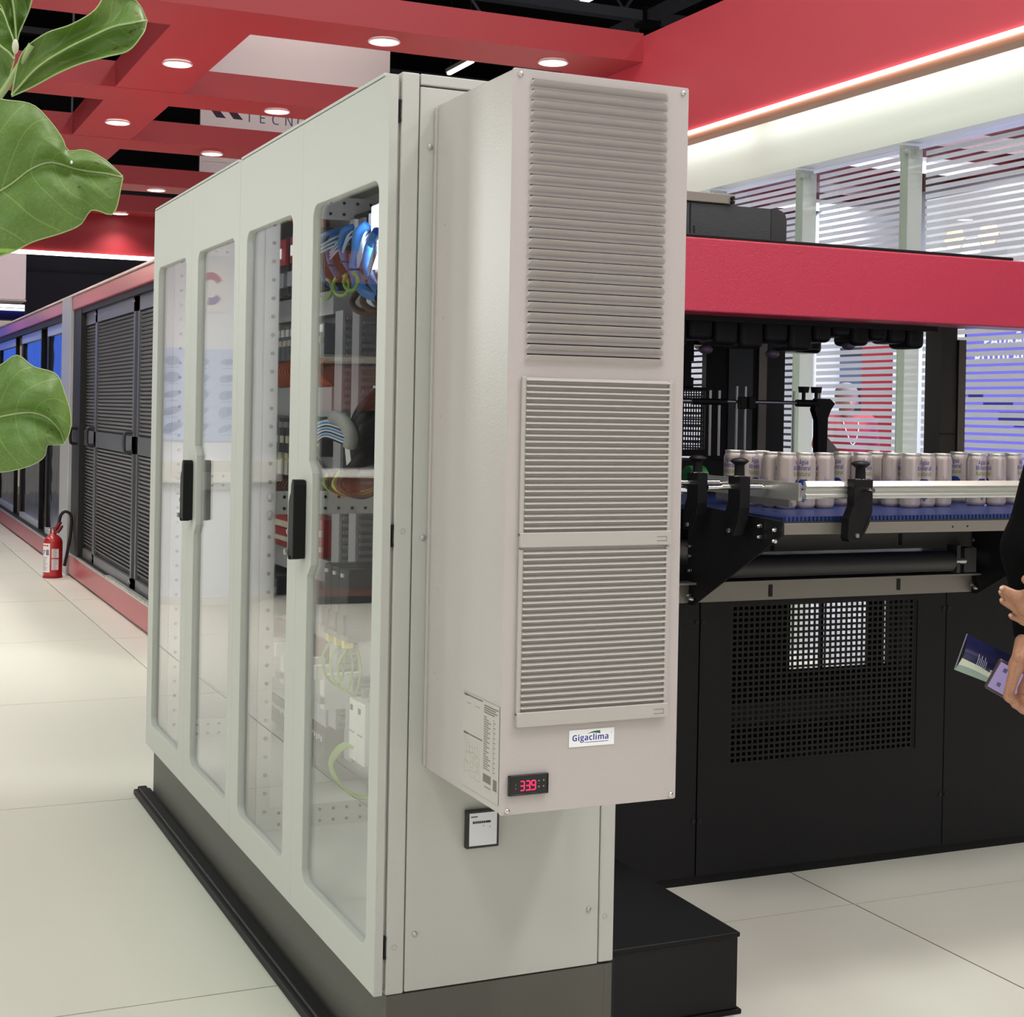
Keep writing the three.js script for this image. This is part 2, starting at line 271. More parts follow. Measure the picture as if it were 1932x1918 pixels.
// ================= FAR END OF THE HALL =================
{
  const tex = canvasTexture(1024, 512, (x, w, h) => {
    x.fillStyle = '#f3e6e6'; x.fillRect(0, 0, w, h);
    x.fillStyle = '#3a1c3c'; for (const q of [70, 160]) { x.beginPath(); x.moveTo(q - 60, 190); x.lineTo(q - 20, 190); x.lineTo(q + 62, 282); x.lineTo(q + 12, 282); x.fill(); }
    x.fillStyle = '#51607a'; x.font = '74px sans-serif'; 'TECNOTOK'.split('').forEach((c, i) => x.fillText(c, 236 + i * 68, 290));
  });
  const b = thing('hanging_banner', 'tall white banner with dark chevrons hanging beyond the red beams', 'banner', [5.46, 0, -20], 0);
  obj('panel', box(-1.52, 1.52, 4.6, 7.75, -0.05, 0), std(0xf3e6e6, 0.6), b);
  const pl = new THREE.PlaneGeometry(3.04, 1.52); pl.translate(0, 5.96, 0.004); obj('print', pl, std(0xffffff, 0.6, 0, { map: tex }), b);
  area(0xfff0e8, 9, 2.6, 0.5, [5.4, 8.3, -17.6], [5.4, 6, -20]);
  const bl = thing('banner_floodlight', 'floodlight bar above the tall white banner', 'lamp', [5.4, 8.36, -17.58], 0);
  obj('housing', box(-1.35, 1.35, 0.02, 0.1, -0.1, 0.1), M.black, bl); obj('lens', box(-1.3, 1.3, 0, 0.02, -0.08, 0.08), glow(0xfff0e8, 2), bl);
  const lb = thing('hanging_cube', 'pale pink hanging box sign at the far left under the light strip', 'sign', [0.2, 0, -20.4], 0);
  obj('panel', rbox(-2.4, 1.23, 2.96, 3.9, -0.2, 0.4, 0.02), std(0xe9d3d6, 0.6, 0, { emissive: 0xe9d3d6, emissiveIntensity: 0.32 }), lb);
  obj('bottom_rim', box(-2.4, 1.235, 2.93, 2.96, -0.2, 0.405), M.alu, lb);
  const fb = thing('far_booth', 'distant booth with red edge, white light strips and blue band', 'booth', [0, 0, -24], 0);
  obj('red_edge', box(-9, 2.2, 3.12, 3.2, -0.1, 0.1), std(0x8f1f2c, 0.6), fb);
  obj('light_strip', box(-9, 2.2, 3.075, 3.12, -0.06, 0.1), glow(0xfff8ee, 2.2), fb);
  obj('light_strip', box(-9, 2.2, 3.02, 3.055, -0.06, 0.1), glow(0xf4f6ff, 1.6), fb);
  obj('blue_band', box(-9, 2.05, 2.86, 3.015, -0.05, 0.08), std(0x2733a0, 0.5), fb);
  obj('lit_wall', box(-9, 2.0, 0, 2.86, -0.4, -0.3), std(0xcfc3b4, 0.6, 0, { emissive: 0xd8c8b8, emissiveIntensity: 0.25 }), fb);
  for (let k = 0; k < 8; k++) obj('post', box(-1 + k * 0.38, -0.9 + k * 0.38, 0, 2.86, -0.28, -0.18), std(0x70503c, 0.6), fb);
  const bs = thing('blue_screen', 'blue lit screen out of view, mirrored in the dark window panes', 'screen', [-1.2, 0, -22.8], 0);
  obj('frame', box(-4, 2.0, 1.65, 2.85, -0.1, -0.01), M.black, bs); obj('counter_front', box(-4, 2, 0, 1.2, -0.1, 0.25), M.white, bs); obj('lower_panel', box(-4, 2, 1.2, 1.65, -0.1, -0.02), std(0x6c6c74, 0.6), bs);
  obj('display', box(-3.9, 1.95, 1.72, 2.8, -0.01, 0), glow(0x3f6be0, 1.0), bs);
  const dw = thing('dark_booth', 'dark booth wall with a faint lettered board between banner and red wall', 'booth', [0, 0, -21.5], 0);
  obj('panel', box(1.6, 10, 0, 4.9, -0.2, 0), std(0x2c2c36, 0.8), dw);
  obj('ledge', box(1.6, 10, 3.52, 3.56, 0, 0.03), std(0x24242c, 0.8), dw);
  const t2 = canvasTexture(256, 64, (x, w, h) => { x.fillStyle = '#1c1c22'; x.fillRect(0, 0, w, h); x.fillStyle = '#c8c8cc'; x.font = '44px sans-serif'; x.fillText('JORAC', 50, 48); });
  const p2 = new THREE.PlaneGeometry(1.2, 0.3); p2.translate(0, 0, 0.012);
  const sg = thing('letter_board', 'small dark board with pale letters over the cabinet corner', 'sign', [3.35, 4.62, -21.2], 0);
  obj('board', box(-0.62, 0.62, -0.16, 0.16, -0.02, 0.01), M.black, sg); obj('print', p2, std(0xffffff, 0.6, 0, { map: t2 }), sg);
}
// ================= WHAT STANDS LEFT OF THE PHOTO (seen in the door glass) =================
{
  const c = thing('round_column', 'white round kiosk with a product poster, mirrored in the far door panes', 'kiosk', [-1.45, 0, -8.55], 0);
  obj('shell', new THREE.CylinderGeometry(0.6, 0.6, 3.2, 64).translate(0, 1.6, 0), std(0xeef2fb, 0.45), c);
  obj('counter', new THREE.CylinderGeometry(0.64, 0.64, 0.16, 64).translate(0, 0.98, 0), M.white, c);
  obj('skirting', new THREE.CylinderGeometry(0.612, 0.612, 0.06, 64).translate(0, 0.03, 0), M.white, c);
  const wrap = (r, y0, y1, a0, a1, tex) => { const g = new THREE.CylinderGeometry(r, r, y1 - y0, 24, 1, true, a0, a1 - a0); g.translate(0, (y0 + y1) / 2, 0); return obj('poster', g, std(0xffffff, 0.5, 0, { map: tex }), c); };
  wrap(0.604, 1.2, 1.88, -0.35, 0.75, canvasTexture(256, 256, (x, w, h) => { x.fillStyle = '#d3defa'; x.fillRect(0, 0, w, h); x.fillStyle = '#adb9d8'; for (let i = 0; i < 5; i++) for (let j = 0; j < 3; j++) { x.beginPath(); x.ellipse(45 + j * 82, 35 + i * 46, 22 + (i * j) % 9, 9 + (i + j) % 4 * 2, 0.1 * i, 0, 7); x.fill(); x.fillRect(25 + j * 82, 52 + i * 46, 34, 2); } }));
  wrap(0.604, 2.15, 2.5, -0.1, 0.36, canvasTexture(128, 128, (x, w, h) => { x.fillStyle = '#f2f3f6'; x.fillRect(0, 0, w, h); x.strokeStyle = '#c98f9c'; x.lineWidth = 20; x.beginPath(); x.arc(54, 66, 34, -2.6, 0.9); x.stroke(); x.strokeStyle = '#a79ac0'; x.beginPath(); x.arc(54, 66, 34, 1.3, 2.5); x.stroke(); }));
  const L = thing('light_panel', 'backlit white panel standing at left beyond the frame', 'sign', [-3.6, 0, -7.4], 0.25);
  obj('frame', box(-0.72, 0.72, 0.1, 3.7, -0.14, -0.02), M.alu, L);
  obj('face', box(-0.68, 0.68, 1.9, 3.6, -0.02, 0), glow(0xf6faf4, SIGN), L);
  area(0xf4faf2, SIGN, 1.36, 1.7, [-3.59, 2.75, -7.36], [-3.6 + Math.sin(0.25) * 5, 2.75, -7.4 + Math.cos(0.25) * 5]);
  const o = thing('orange_counter', 'orange and cream booth counter, mirrored in the near door pane', 'counter', [-2.46, 0, -7.7], 0.05);
  obj('front', box(-0.32, 0.32, 0.06, 0.95, -0.3, 0), std(0x6e3a28, 0.5), o); obj('top', box(-0.34, 0.34, 0.95, 1.0, -0.32, 0.03), M.white, o); obj('dark_front', box(-0.26, 0.26, 0.12, 0.8, 0, 0.02), std(0x3a3433, 0.5), o); obj('plinth', box(-0.3, 0.3, 0, 0.06, -0.28, -0.02), M.black, o);
  const dk = thing('dark_display', 'dark booth back wall with orange bands, mirrored in the near panes', 'booth', [-2.66, 0, -8.3], 0.05);
  obj('panel', box(-0.5, 0.63, 0, 3.2, -0.2, -0.05), std(0x1c1a1e, 0.6), dk); obj('band', box(-0.6, 0.55, 2.45, 2.7, -0.05, 0), std(0x7a3c26, 0.5), dk); obj('band', box(-0.6, 0.55, 1.45, 1.8, -0.05, 0), std(0x5c2a1e, 0.5), dk); obj('shelf', box(-0.6, 0.55, 1.82, 1.87, -0.05, 0.05), std(0x9a9488, 0.5), dk);
}
// ================= ELECTRICAL CABINETS =================
const DW = 0.6530, Y0 = 0.2, YT = 2.18, DEPTH = 0.583;
function doorShape(hinge, wz0, wz1, notch) {   // in local coordinates u = -z (0 at the near edge), v = y
  const s = new THREE.Shape(); s.moveTo(0.0015, Y0); s.lineTo(DW - 0.0015, Y0); s.lineTo(DW - 0.0015, YT); s.lineTo(0.0015, YT); s.closePath();
  const r = 0.035, a = 0.285, b = 1.965, h = new THREE.Path();
  h.moveTo(wz0 + r, a); h.lineTo(wz1 - r, a); h.absarc(wz1 - r, a + r, r, -Math.PI / 2, 0);
  if (notch) { h.lineTo(wz1, 1.045); h.lineTo(wz1 - 0.03, 1.075); h.lineTo(wz1 - 0.03, 1.3); h.lineTo(wz1, 1.33); }
  h.lineTo(wz1, b - r); h.absarc(wz1 - r, b - r, r, 0, Math.PI / 2); h.lineTo(wz0 + r, b); h.absarc(wz0 + r, b - r, r, Math.PI / 2, Math.PI);
  h.lineTo(wz0, a + r); h.absarc(wz0 + r, a + r, r, Math.PI, Math.PI * 1.5); s.holes.push(h); return s;
}
const toX = g => { g.applyMatrix4(new THREE.Matrix4().set(0, 0, 1, 0, 0, 1, 0, 0, -1, 0, 0, 0, 0, 0, 0, 1)); return metreUV(g); };   // (u, v, w) -> x = w, y = v, z = -u
const handleShape = (() => {
  const p = [[-0.02, 0.004], [-0.012, 0.004], [-0.004, 0.01], [0.012, 0.01], [0.019, 0.0], [0.024, 0.003], [0.022, 0.14], [0.013, 0.155], [0.004, 0.163], [0.001, 0.186], [-0.006, 0.195], [-0.016, 0.194], [-0.02, 0.186]];
  return toX(prism(p, 0.026, 0.003));
})();
function makeDoor(parent, z0, hingeNear, label) {
  const w0 = hingeNear ? 0.057 : 0.084, w1 = hingeNear ? 0.558 : 0.568;
  const g = new THREE.ExtrudeGeometry(doorShape(hingeNear, w0, w1, hingeNear), { depth: 0.017, bevelEnabled: true, bevelSize: 0.0018, bevelThickness: 0.002, bevelSegments: 2, curveSegments: 8 });
  toX(g); g.translate(0.002, 0, z0);
  const d = obj('door', g, M.cabinet, parent); d.userData.label = label;
  obj('door_glass', box(0.0135, 0.0165, 0.24, 2.01, z0 - w1 - 0.035, z0 - w0 + 0.035), M.acrylicDoor, d);
  // dark seal round the pane
  const s = new THREE.Shape(); roundRect(s, w0 - 0.04, w1 + 0.04, 0.245, 2.005, 0.04); const hh = new THREE.Path(); roundRect(hh, w0 - 0.006, w1 + 0.006, 0.279, 1.971, 0.04); s.holes.push(hh);
  const sg = toX(new THREE.ExtrudeGeometry(s, { depth: 0.004, bevelEnabled: false, curveSegments: 6 })); sg.translate(0.0168, 0, z0); obj('seal', sg, M.rubber, d);
  obj('rear_fold', [box(0.0192, 0.03, Y0 + 0.01, YT - 0.01, z0 - 0.03, z0 - 0.012), box(0.0192, 0.03, Y0 + 0.01, YT - 0.01, z0 - DW + 0.012, z0 - DW + 0.03)], M.cabinet, d);
  if (hingeNear) {
    const h = obj('handle', handleShape.clone().translate(0, 1.085, 0), M.black, d, [-0.03, 0, z0 - 0.594]);
    obj('key_ring', [new THREE.TorusGeometry(0.009, 0.0016, 6, 20).translate(-0.024, 1.15, z0 - 0.627)], M.bright, d);
    obj('lock_barrel', cyl([-0.04, 1.1, z0 - 0.624], [-0.002, 1.1, z0 - 0.624], 0.008), M.steel, d);
    for (const y of [2.105, 1.19, 0.3]) obj('hinge', [box(0.0215, 0.0272, y - 0.024, y - 0.018, z0 - 0.012, z0 + 0.0008), box(0.0215, 0.0272, y + 0.018, y + 0.024, z0 - 0.012, z0 + 0.0008), box(0.0225, 0.0252, y - 0.02, y + 0.02, z0 - 0.012, z0 + 0.0006)], M.black, d);
  }
  return d;
}
M.acrylicDoor = phys(0xffffff, 0.0, { transmission: 1, thickness: 0, ior: 1.58, bumpMap: rep(nWave, 0.22), bumpScale: 0.0022 });
const holeRow = (x, ys, z, r = 0.006) => join(ys.map(y => { const g = new THREE.CylinderGeometry(r, r, 0.003, 10); g.rotateX(Math.PI / 2); g.translate(x, y, z); return g; }));
function makeCabinet(name, label, z0, near) {
  const t = thing(name, label, 'cabinet', [0, 0, z0]);
  const L = 2 * DW;
  obj('plinth', [box(0.03, 0.05, 0.001, 0.195, -L, 0), box(0.56, 0.58, 0.001, 0.195, -L, 0), box(0.05, 0.56, 0.001, 0.195, -0.02, -0.0005), box(0.05, 0.56, 0.001, 0.195, -L + 0.0005, -L + 0.02)], M.plinth, t);
  // frame
  obj('corner_post', rbox(0.028, 0.069, Y0 - 0.004, 2.19, -0.04, 0, 0.004), M.cabinet, t);
  obj('corner_post', rbox(0.545, DEPTH, Y0, 2.185, -0.04, 0, 0.004), M.cabinet, t);
  obj('corner_post', rbox(0.028, 0.069, Y0, 2.185, -L, -L + 0.03, 0.004), M.cabinet, t);
  obj('corner_post', rbox(0.545, DEPTH, Y0, 2.185, -L, -L + 0.03, 0.004), M.cabinet, t);
  obj('roof', rbox(0.0, DEPTH, 2.184, 2.192, -L + 0.001, -0.04, 0.002), M.cabinet, t);
  obj('top_rail', [rbox(0.071, 0.543, 2.166, 2.19, -0.035, 0, 0.003)], M.cabinet, t);
  obj('floor_plate', box(0.03, 0.56, Y0, Y0 + 0.012, -L + 0.002, -0.04), M.cabinetIn, t);
  obj('rear_panel', box(0.572, 0.58, Y0, 2.184, -L + 0.032, -0.042), M.cabinetIn, t);
  obj('mounting_plate', box(0.488, 0.492, 0.3, 2.1, -L + 0.06, -0.07), M.plate, t);
  if (near) {
    obj('side_panel', rbox(0.0712, 0.5428, Y0 - 0.002, 2.162, -0.02, -0.0012, 0.0025), M.cabinet, t);
    for (const [x, y] of [[0.095, 2.033], [0.095, 1.185], [0.093, 0.322], [0.517, 0.326]]) obj('panel_screw', new THREE.SphereGeometry(0.0065, 12, 8).scale(1, 1, 0.6).translate(x, y, -0.0005), M.steel, t);
    for (const [x, y] of [[0.048, 1.2], [0.046, 0.299], [0.559, 0.306]]) obj('plug', new THREE.TorusGeometry(0.0055, 0.0012, 6, 18).translate(x, y, 0.0), M.grille, t);
  }
  // punched mounting posts and cross rails
  const ys = []; for (let y = 0.27; y < 2.12; y += 0.054) ys.push(y);
  for (const [zc, on] of [[-0.03, false], [-L + 0.022, true]]) {
    const p = obj('punched_post', box(0.07, 0.112, Y0 + 0.012, 2.184, zc - 0.02, zc + 0.012), M.cabinetIn, t);
    if (on) { obj('punched_holes', holeRow(0.095, ys, zc + 0.0125), M.black, p); obj('bolt', [new THREE.SphereGeometry(0.012, 12, 8).translate(0.095, 1.2, zc + 0.016), new THREE.SphereGeometry(0.012, 12, 8).translate(0.095, 1.147, zc + 0.016)], M.steel, p); }
  }
  for (const y of [2.06, 1.18, 0.245]) {
    const z = -L + 0.03, r = obj('cross_rail', box(0.112, 0.486, y - 0.034, y + 0.034, z - 0.012, z), M.cabinetIn, t), xs = []; for (let x = 0.14; x < 0.47; x += 0.042) xs.push(x);
    obj('punched_holes', join([-0.017, 0.017].flatMap(dy => xs.map(x => new THREE.CylinderGeometry(0.005, 0.005, 0.003, 8).rotateX(Math.PI / 2).translate(x, y + dy, z + 0.0006)))), M.black, r);
  }
  return t;
}
const cab1 = makeCabinet('electrical_cabinet', 'light grey glass-door electrical cabinet nearest the camera, carrying the cooling unit', 0, true);
makeDoor(cab1, 0, true, 'near glass door with black handle'); makeDoor(cab1, -DW, false, 'far glass door without handle');
const cab2 = makeCabinet('electrical_cabinet', 'light grey glass-door electrical cabinet farther from the camera, full of wiring', -2 * DW - 0.001, false);
makeDoor(cab2, 0, true, 'near glass door with black handle'); makeDoor(cab2, -DW, false, 'far glass door without handle');
obj('end_panel', rbox(0.0, DEPTH, Y0, 2.185, -2 * DW - 0.006, -2 * DW - 0.0005, 0.002), M.cabinet, cab2);
// lamp bar inside the near cabinet, upright behind the door stile
{
  const q = onX(708, 440, 0.3), l = obj('cabinet_lamp', rbox(q.x + 0.012, q.x + 0.03, q.y - 0.11, q.y + 0.09, q.z - 0.035, q.z + 0.05, 0.006), M.white, cab1);
  obj('lamp_tube', rbox(q.x - 0.004, q.x + 0.012, q.y - 0.1, q.y + 0.08, q.z - 0.03, q.z + 0.045, 0.006), glow(0xeef3ff, 2.2), l);
  area(0xeef3ff, INNER, 0.06, 0.18, [q.x - 0.008, q.y, q.z], [q.x - 0.25, q.y - 0.25, q.z - 0.6]);
}
// lamp under the roof of the far cabinet
{ const l = obj('cabinet_lamp', rbox(0.12, 0.18, 2.14, 2.165, -0.95, -0.35, 0.008), M.white, cab2); obj('lamp_tube', rbox(0.125, 0.175, 2.128, 2.142, -0.93, -0.37, 0.006), glow(0xf0f4ff, 2), l); area(0xf0f4ff, INNER * 0.7, 0.56, 0.05, [0.15, 2.126, -2 * DW - 0.65], [0.3, 1.2, -2 * DW - 0.65]); }
// ---- components on the mounting plates (local z of cabinet 2 = world z + 1.307) ----
{
  const P = cab2, zo = -(-2 * DW - 0.001);
  const b = (x0, x1, y0, y1, z0, z1) => box(x0, x1, y0, y1, z0 + zo, z1 + zo);
  const C = { orange: std(0xb4532c, 0.5), redT: std(0xa83038, 0.45), dark: std(0x26262c, 0.45), greyT: std(0x8d8f96, 0.5), cream: std(0xd8d2bf, 0.5), blue: std(0x3d86d8, 0.4), green: std(0x8bc34a, 0.4), brown: std(0x5a3326, 0.6), yellow: std(0xe6cf5e, 0.5), relay: std(0x5e646e, 0.4), white: M.white };
  // horizontal wire ducts
  for (const [y0, y1] of [[1.775, 1.85], [1.435, 1.53], [0.885, 0.955], [0.41, 0.5]]) {
    const d = obj('wire_duct', b(0.425, 0.488, y0, y1, -2.54, -1.72), M.duct, P); obj('duct_cover', b(0.418, 0.425, y0 - 0.002, y1 + 0.002, -2.54, -1.72), M.duct, d);
  }
  // vertical slotted ducts at the near edge of the plate
  for (const [za, zb, y0, y1] of [[-1.7, -1.62, 0.42, 1.78], [-1.52, -1.45, 0.9, 1.78], [-1.52, -1.45, 0.35, 0.62]]) {
    const d = obj('wire_duct', b(0.43, 0.488, y0, y1, za + 0.004, zb - 0.004), M.duct, P); obj('duct_cover', b(0.42, 0.43, y0, y1, za, zb), M.duct, d);
    const f = []; for (let y = y0 + 0.01; y < y1 - 0.01; y += 0.024) f.push(b(0.432, 0.486, y, y + 0.012, zb - 0.004, zb + 0.012)); obj('duct_fingers', f, C.greyT, d);
  }
  // top row: frequency drives with orange cable, wires and a voltage plate
  for (let k = 0; k < 5; k++) {
    const z = -2.5 + k * 0.155, m = obj('motor_drive', b(0.36, 0.488, 1.86, 2.06, z, z + 0.13), C.dark, P);
    obj('face_plate', b(0.352, 0.36, 1.96, 2.05, z + 0.015, z + 0.115), C.redT, m); obj('terminal_strip', b(0.345, 0.36, 1.88, 1.93, z + 0.01, z + 0.12), C.greyT, m);
    obj('indicator', b(0.349, 0.353, 1.985, 2.02, z + 0.03, z + 0.06), glow(0xffffff, 0.8), m);
  }
  const vt = canvasTexture(128, 256, (x, w, h) => { x.fillStyle = '#1a1a1d'; x.fillRect(0, 0, w, h); x.strokeStyle = '#f4f4f4'; x.lineWidth = 5; x.strokeRect(3, 3, w - 6, h - 6); x.strokeStyle = '#d8707c'; x.lineWidth = 12; x.beginPath(); x.arc(64, 62, 30, 0, 7); x.stroke(); x.fillStyle = '#d8707c'; x.fillRect(40, 57, 48, 10); x.fillStyle = '#ffffff'; x.font = 'bold 46px sans-serif'; x.textAlign = 'center'; x.fillText('380', 64, 168); x.font = 'bold 28px sans-serif'; x.fillText('VOLTS', 64, 204); });
  const vp = new THREE.PlaneGeometry(0.2, 0.28); vp.rotateY(-Math.PI / 2); vp.translate(0.318, 1.98, -2.46 + zo); const vpm = obj('voltage_plate', b(0.319, 0.323, 1.838, 2.122, -2.562, -2.358), M.black, P); obj('print', vp, std(0xffffff, 0.5, 0, { map: vt }), vpm);
  for (let k = 0; k < 3; k++) obj('cable', tube([[0.4, 2.06, -2.5 + zo], [0.3, 2.1 + 0.02 * k, -2.3 + zo], [0.3, 2.12, -2.0 + zo], [0.4, 2.07, -1.75 + zo]], 0.014, 24, 8), C.orange, P);
  // second row: breakers with white number tags
  for (let k = 0; k < 13; k++) { const z = -2.53 + k * 0.06, m = obj('circuit_breaker', b(0.4, 0.488, 1.63, 1.745, z, z + 0.054), C.relay, P); obj('toggle', b(0.388, 0.402, 1.68, 1.7, z + 0.015, z + 0.04), C.cream, m); obj('tag', b(0.397, 0.401, 1.715, 1.74, z + 0.008, z + 0.046), C.white, m); }
  obj('wire_bundle', Array.from({ length: 22 }, (_, k) => tube([[0.42, 1.63, -2.53 + k * 0.036 + zo], [0.385, 1.6, -2.525 + k * 0.036 + zo], [0.39, 1.57, -2.52 + k * 0.036 + zo], [0.43, 1.54, -2.52 + k * 0.036 + zo]], 0.006, 8, 6)), C.orange, P);
  obj('back_strip', b(0.47, 0.488, 1.54, 1.62, -2.54, -1.74), C.brown, P);
  // third row: contactors and grey relays
  for (let k = 0; k < 11; k++) { const z = -2.53 + k * 0.072, m = obj('contactor', b(0.39, 0.488, 1.3, 1.42, z, z + 0.064), k % 3 ? C.dark : C.relay, P); obj('terminal', b(0.38, 0.392, 1.39, 1.41, z + 0.006, z + 0.058), C.greyT, m); obj('tag', b(0.386, 0.391, 1.335, 1.36, z + 0.01, z + 0.05), C.cream, m); }
  for (let k = 0; k < 9; k++) { const z = -2.53 + k * 0.045; const m = obj('relay', b(0.4, 0.488, 1.22, 1.3, z, z + 0.04), k % 2 ? C.cream : C.greyT, P); obj('lamp', b(0.397, 0.401, 1.27, 1.28, z + 0.012, z + 0.026), C.yellow, m); }
  obj('wire_bundle', Array.from({ length: 20 }, (_, k) => tube([[0.45, 1.22, -2.52 + k * 0.04 + zo], [0.4, 1.18, -2.515 + k * 0.04 + zo], [0.44, 1.12, -2.515 + k * 0.04 + zo]], 0.007, 8, 6)), C.brown, P);
  // red terminal rows
  for (let k = 0; k < 26; k++) { const z = -2.54 + k * 0.031, m = obj('terminal_block', b(0.4, 0.488, 0.965, 1.09, z, z + 0.029), k < 3 ? C.dark : C.redT, P); obj('label_strip', b(0.393, 0.401, 1.035, 1.055, z, z + 0.029), C.cream, m); obj('lower_strip', b(0.393, 0.401, 0.985, 1.0, z, z + 0.029), C.cream, m); }
  // lower contactor row and fuse holders
  for (let k = 0; k < 5; k++) { const z = -2.54 + k * 0.075, m = obj('contactor', b(0.37, 0.488, 0.72, 0.86, z, z + 0.07), C.dark, P); obj('terminal', b(0.362, 0.372, 0.8, 0.85, z + 0.008, z + 0.06), C.greyT, m); }
  for (let k = 0; k < 6; k++) { const z = -2.4 + k * 0.16, m = obj('fuse_holder', b(0.36, 0.488, 0.5, 0.61, z, z + 0.045), C.white, P); obj('lever', b(0.335, 0.362, 0.595, 0.64, z + 0.012, z + 0.033), C.white, m); obj('clip', b(0.345, 0.36, 0.52, 0.54, z - 0.01, z + 0.05), C.greyT, m); }
  obj('dark_backing', b(0.462, 0.488, 0.505, 0.66, -2.54, -1.76), C.brown, P);
  const st = canvasTexture(512, 64, (x, w, h) => { x.fillStyle = '#2a2a2c'; x.fillRect(0, 0, w, h); x.fillStyle = '#c8c8c8'; for (let i = 0; i < 30; i++) x.fillRect(14 + i * 16.5, 20 + (i * 7) % 5, 10, 20 - (i * 5) % 9); });
  const sp = new THREE.PlaneGeometry(0.78, 0.06); sp.rotateY(-Math.PI / 2); sp.translate(0.419, 0.36, -2.14 + zo);
  const spm = obj('terminal_cover', b(0.42, 0.488, 0.3, 0.4, -2.54, -1.74), C.dark, P); obj('print', sp, std(0xffffff, 0.6, 0, { map: st }), spm);
}
{
  // components of the near cabinet
  const P = cab1, C = { drive: std(0x4c4f52, 0.4), dark: std(0x1d1d20, 0.45), white: M.white, blue: std(0x3d86d8, 0.4), green: std(0x8fb64e, 0.4), grey: std(0x9b9da3, 0.5), pale: std(0xbfd4ee, 0.4), sheath: std(0xa9aaa6, 0.5), red: std(0x8f3a34, 0.5), yellow: std(0xe6cf5e, 0.5), brown: std(0x57402f, 0.6) };
  for (let k = 0; k < 3; k++) {
    const z = -1.285 + k * 0.076, m = obj('servo_drive', rbox(0.27, 0.487, 0.79, 1.0, z, z + 0.072, 0.006), C.drive, P);
    obj('front_lip', rbox(0.262, 0.272, 0.81, 0.87, z + 0.004, z + 0.068, 0.003), C.dark, m); obj('indicator', box(0.265, 0.271, 0.975, 0.985, z + 0.02, z + 0.04), C.white, m); obj('plug', box(0.272, 0.3, 0.77, 0.792, z + 0.022, z + 0.045), C.yellow, m);
    obj('wire_loop', tube([[0.285, 0.772, z + 0.035], [0.26, 0.72, z + 0.03], [0.27, 0.66, z + 0.05], [0.3, 0.64, z + 0.06], [0.32, 0.7, z + 0.055], [0.31, 0.78, z + 0.05]], 0.004, 24, 6), C.green, P);
  }
  for (let k = 0; k < 2; k++) { const z = -1.115 + k * 0.072, m = obj('power_supply', rbox(0.3, 0.487, 0.45, 0.625, z, z + 0.068, 0.004), C.white, P); obj('slot', box(0.2985, 0.301, 0.592, 0.608, z + 0.012, z + 0.032), C.dark, m); obj('slot', box(0.2985, 0.301, 0.53, 0.534, z + 0.006, z + 0.05), C.grey, m); obj('plug', cyl([0.34, 0.625, z + 0.02], [0.34, 0.65, z + 0.02], 0.012), C.grey, m); }
  for (let k = 0; k < 3; k++) obj('earth_cable', tube([[0.34, 0.45, -1.09 + k * 0.02], [0.29, 0.49, -1.12 + k * 0.02], [0.26, 0.42, -1.17 + k * 0.015], [0.3, 0.35, -1.1 + k * 0.02], [0.4, 0.36, -1.0]], 0.0045, 28, 6), C.green, P);
  // upper drives with blue cables and white ends, yellow-green loops
  for (let k = 0; k < 5; k++) { const z = -1.25 + k * 0.17, m = obj('motor_drive', rbox(0.33, 0.487, 1.82, 2.04, z, z + 0.14, 0.005), C.dark, P); obj('face_plate', box(0.322, 0.33, 1.93, 2.02, z + 0.02, z + 0.12), C.grey, m); obj('connector', box(0.31, 0.33, 1.985, 2.02, z + 0.03, z + 0.07), C.white, m); obj('connector', box(0.31, 0.33, 1.9, 1.92, z + 0.02, z + 0.11), C.red, m); }
  const path = (pts, X, dx = 0) => pts.map(([u, v, e = 0]) => { const q = onX(u, v, X + e + dx); return [q.x, q.y, q.z]; });
  const bc = [[[[652, 432, 0.05], [628, 437], [602, 456], [598, 478], [601, 503], [612, 526], [634, 545, 0.06]], 0.009, 3], [[[654, 436, 0.05], [630, 446], [620, 468], [624, 497], [637, 523, 0.03]], 0.009, 3], [[[672, 428, 0.04], [650, 434], [644, 462], [650, 490], [664, 514, 0.03]], 0.01, 2], [[[694, 424, 0.02], [677, 440], [672, 478], [668, 505], [673, 531], [688, 550], [716, 562]], 0.015, 4], [[[712, 436], [697, 464], [692, 500], [700, 526], [718, 550]], 0.014, 3]];
  bc.forEach(([pts, r, n], k) => {
    obj('blue_cable', tube(path(pts, 0.28), r, 36, 8), C.blue, P);
    for (let j = 0; j < n; j++) obj('white_wire', tube(path([[pts[0][0] + 4, pts[0][1] + 6 + j * 9, 0.05], [pts[1][0] + 8, pts[1][1] + 9 + j * 8], [pts[2][0] + 3, pts[2][1] + 8 + j * 6, -0.005]], 0.275), 0.0036, 14, 6), C.pale, P);
    const m = onX(pts[3][0], pts[3][1] + 4, 0.28); obj('cable_tie', new THREE.TorusGeometry(r + 0.001, 0.003, 6, 14).rotateX(Math.PI / 2).translate(m.x, m.y, m.z), C.dark, P);
  });
  for (const [cu, cv, ru, rv] of [[612, 545, 15, 19], [644, 539, 15, 19], [662, 531, 13, 17]]) { const q = []; for (let a = 0; a <= 12; a++) { const t = a / 12 * 5.4 - 1.0; q.push([cu - ru * Math.cos(t), cv + rv * Math.sin(t), 0.012 * t / 5]); } obj('earth_loop', tube(path(q, 0.26), 0.0055, 40, 8), C.green, P); }
  for (let k = 0; k < 3; k++) obj('grey_cable', tube([[0.34, 1.82, -1.2 + k * 0.1], [0.3, 1.77, -1.16 + k * 0.1], [0.32, 1.74, -1.1 + k * 0.1], [0.42, 1.76, -1.02 + k * 0.1]], 0.01, 20, 8), C.brown, P);
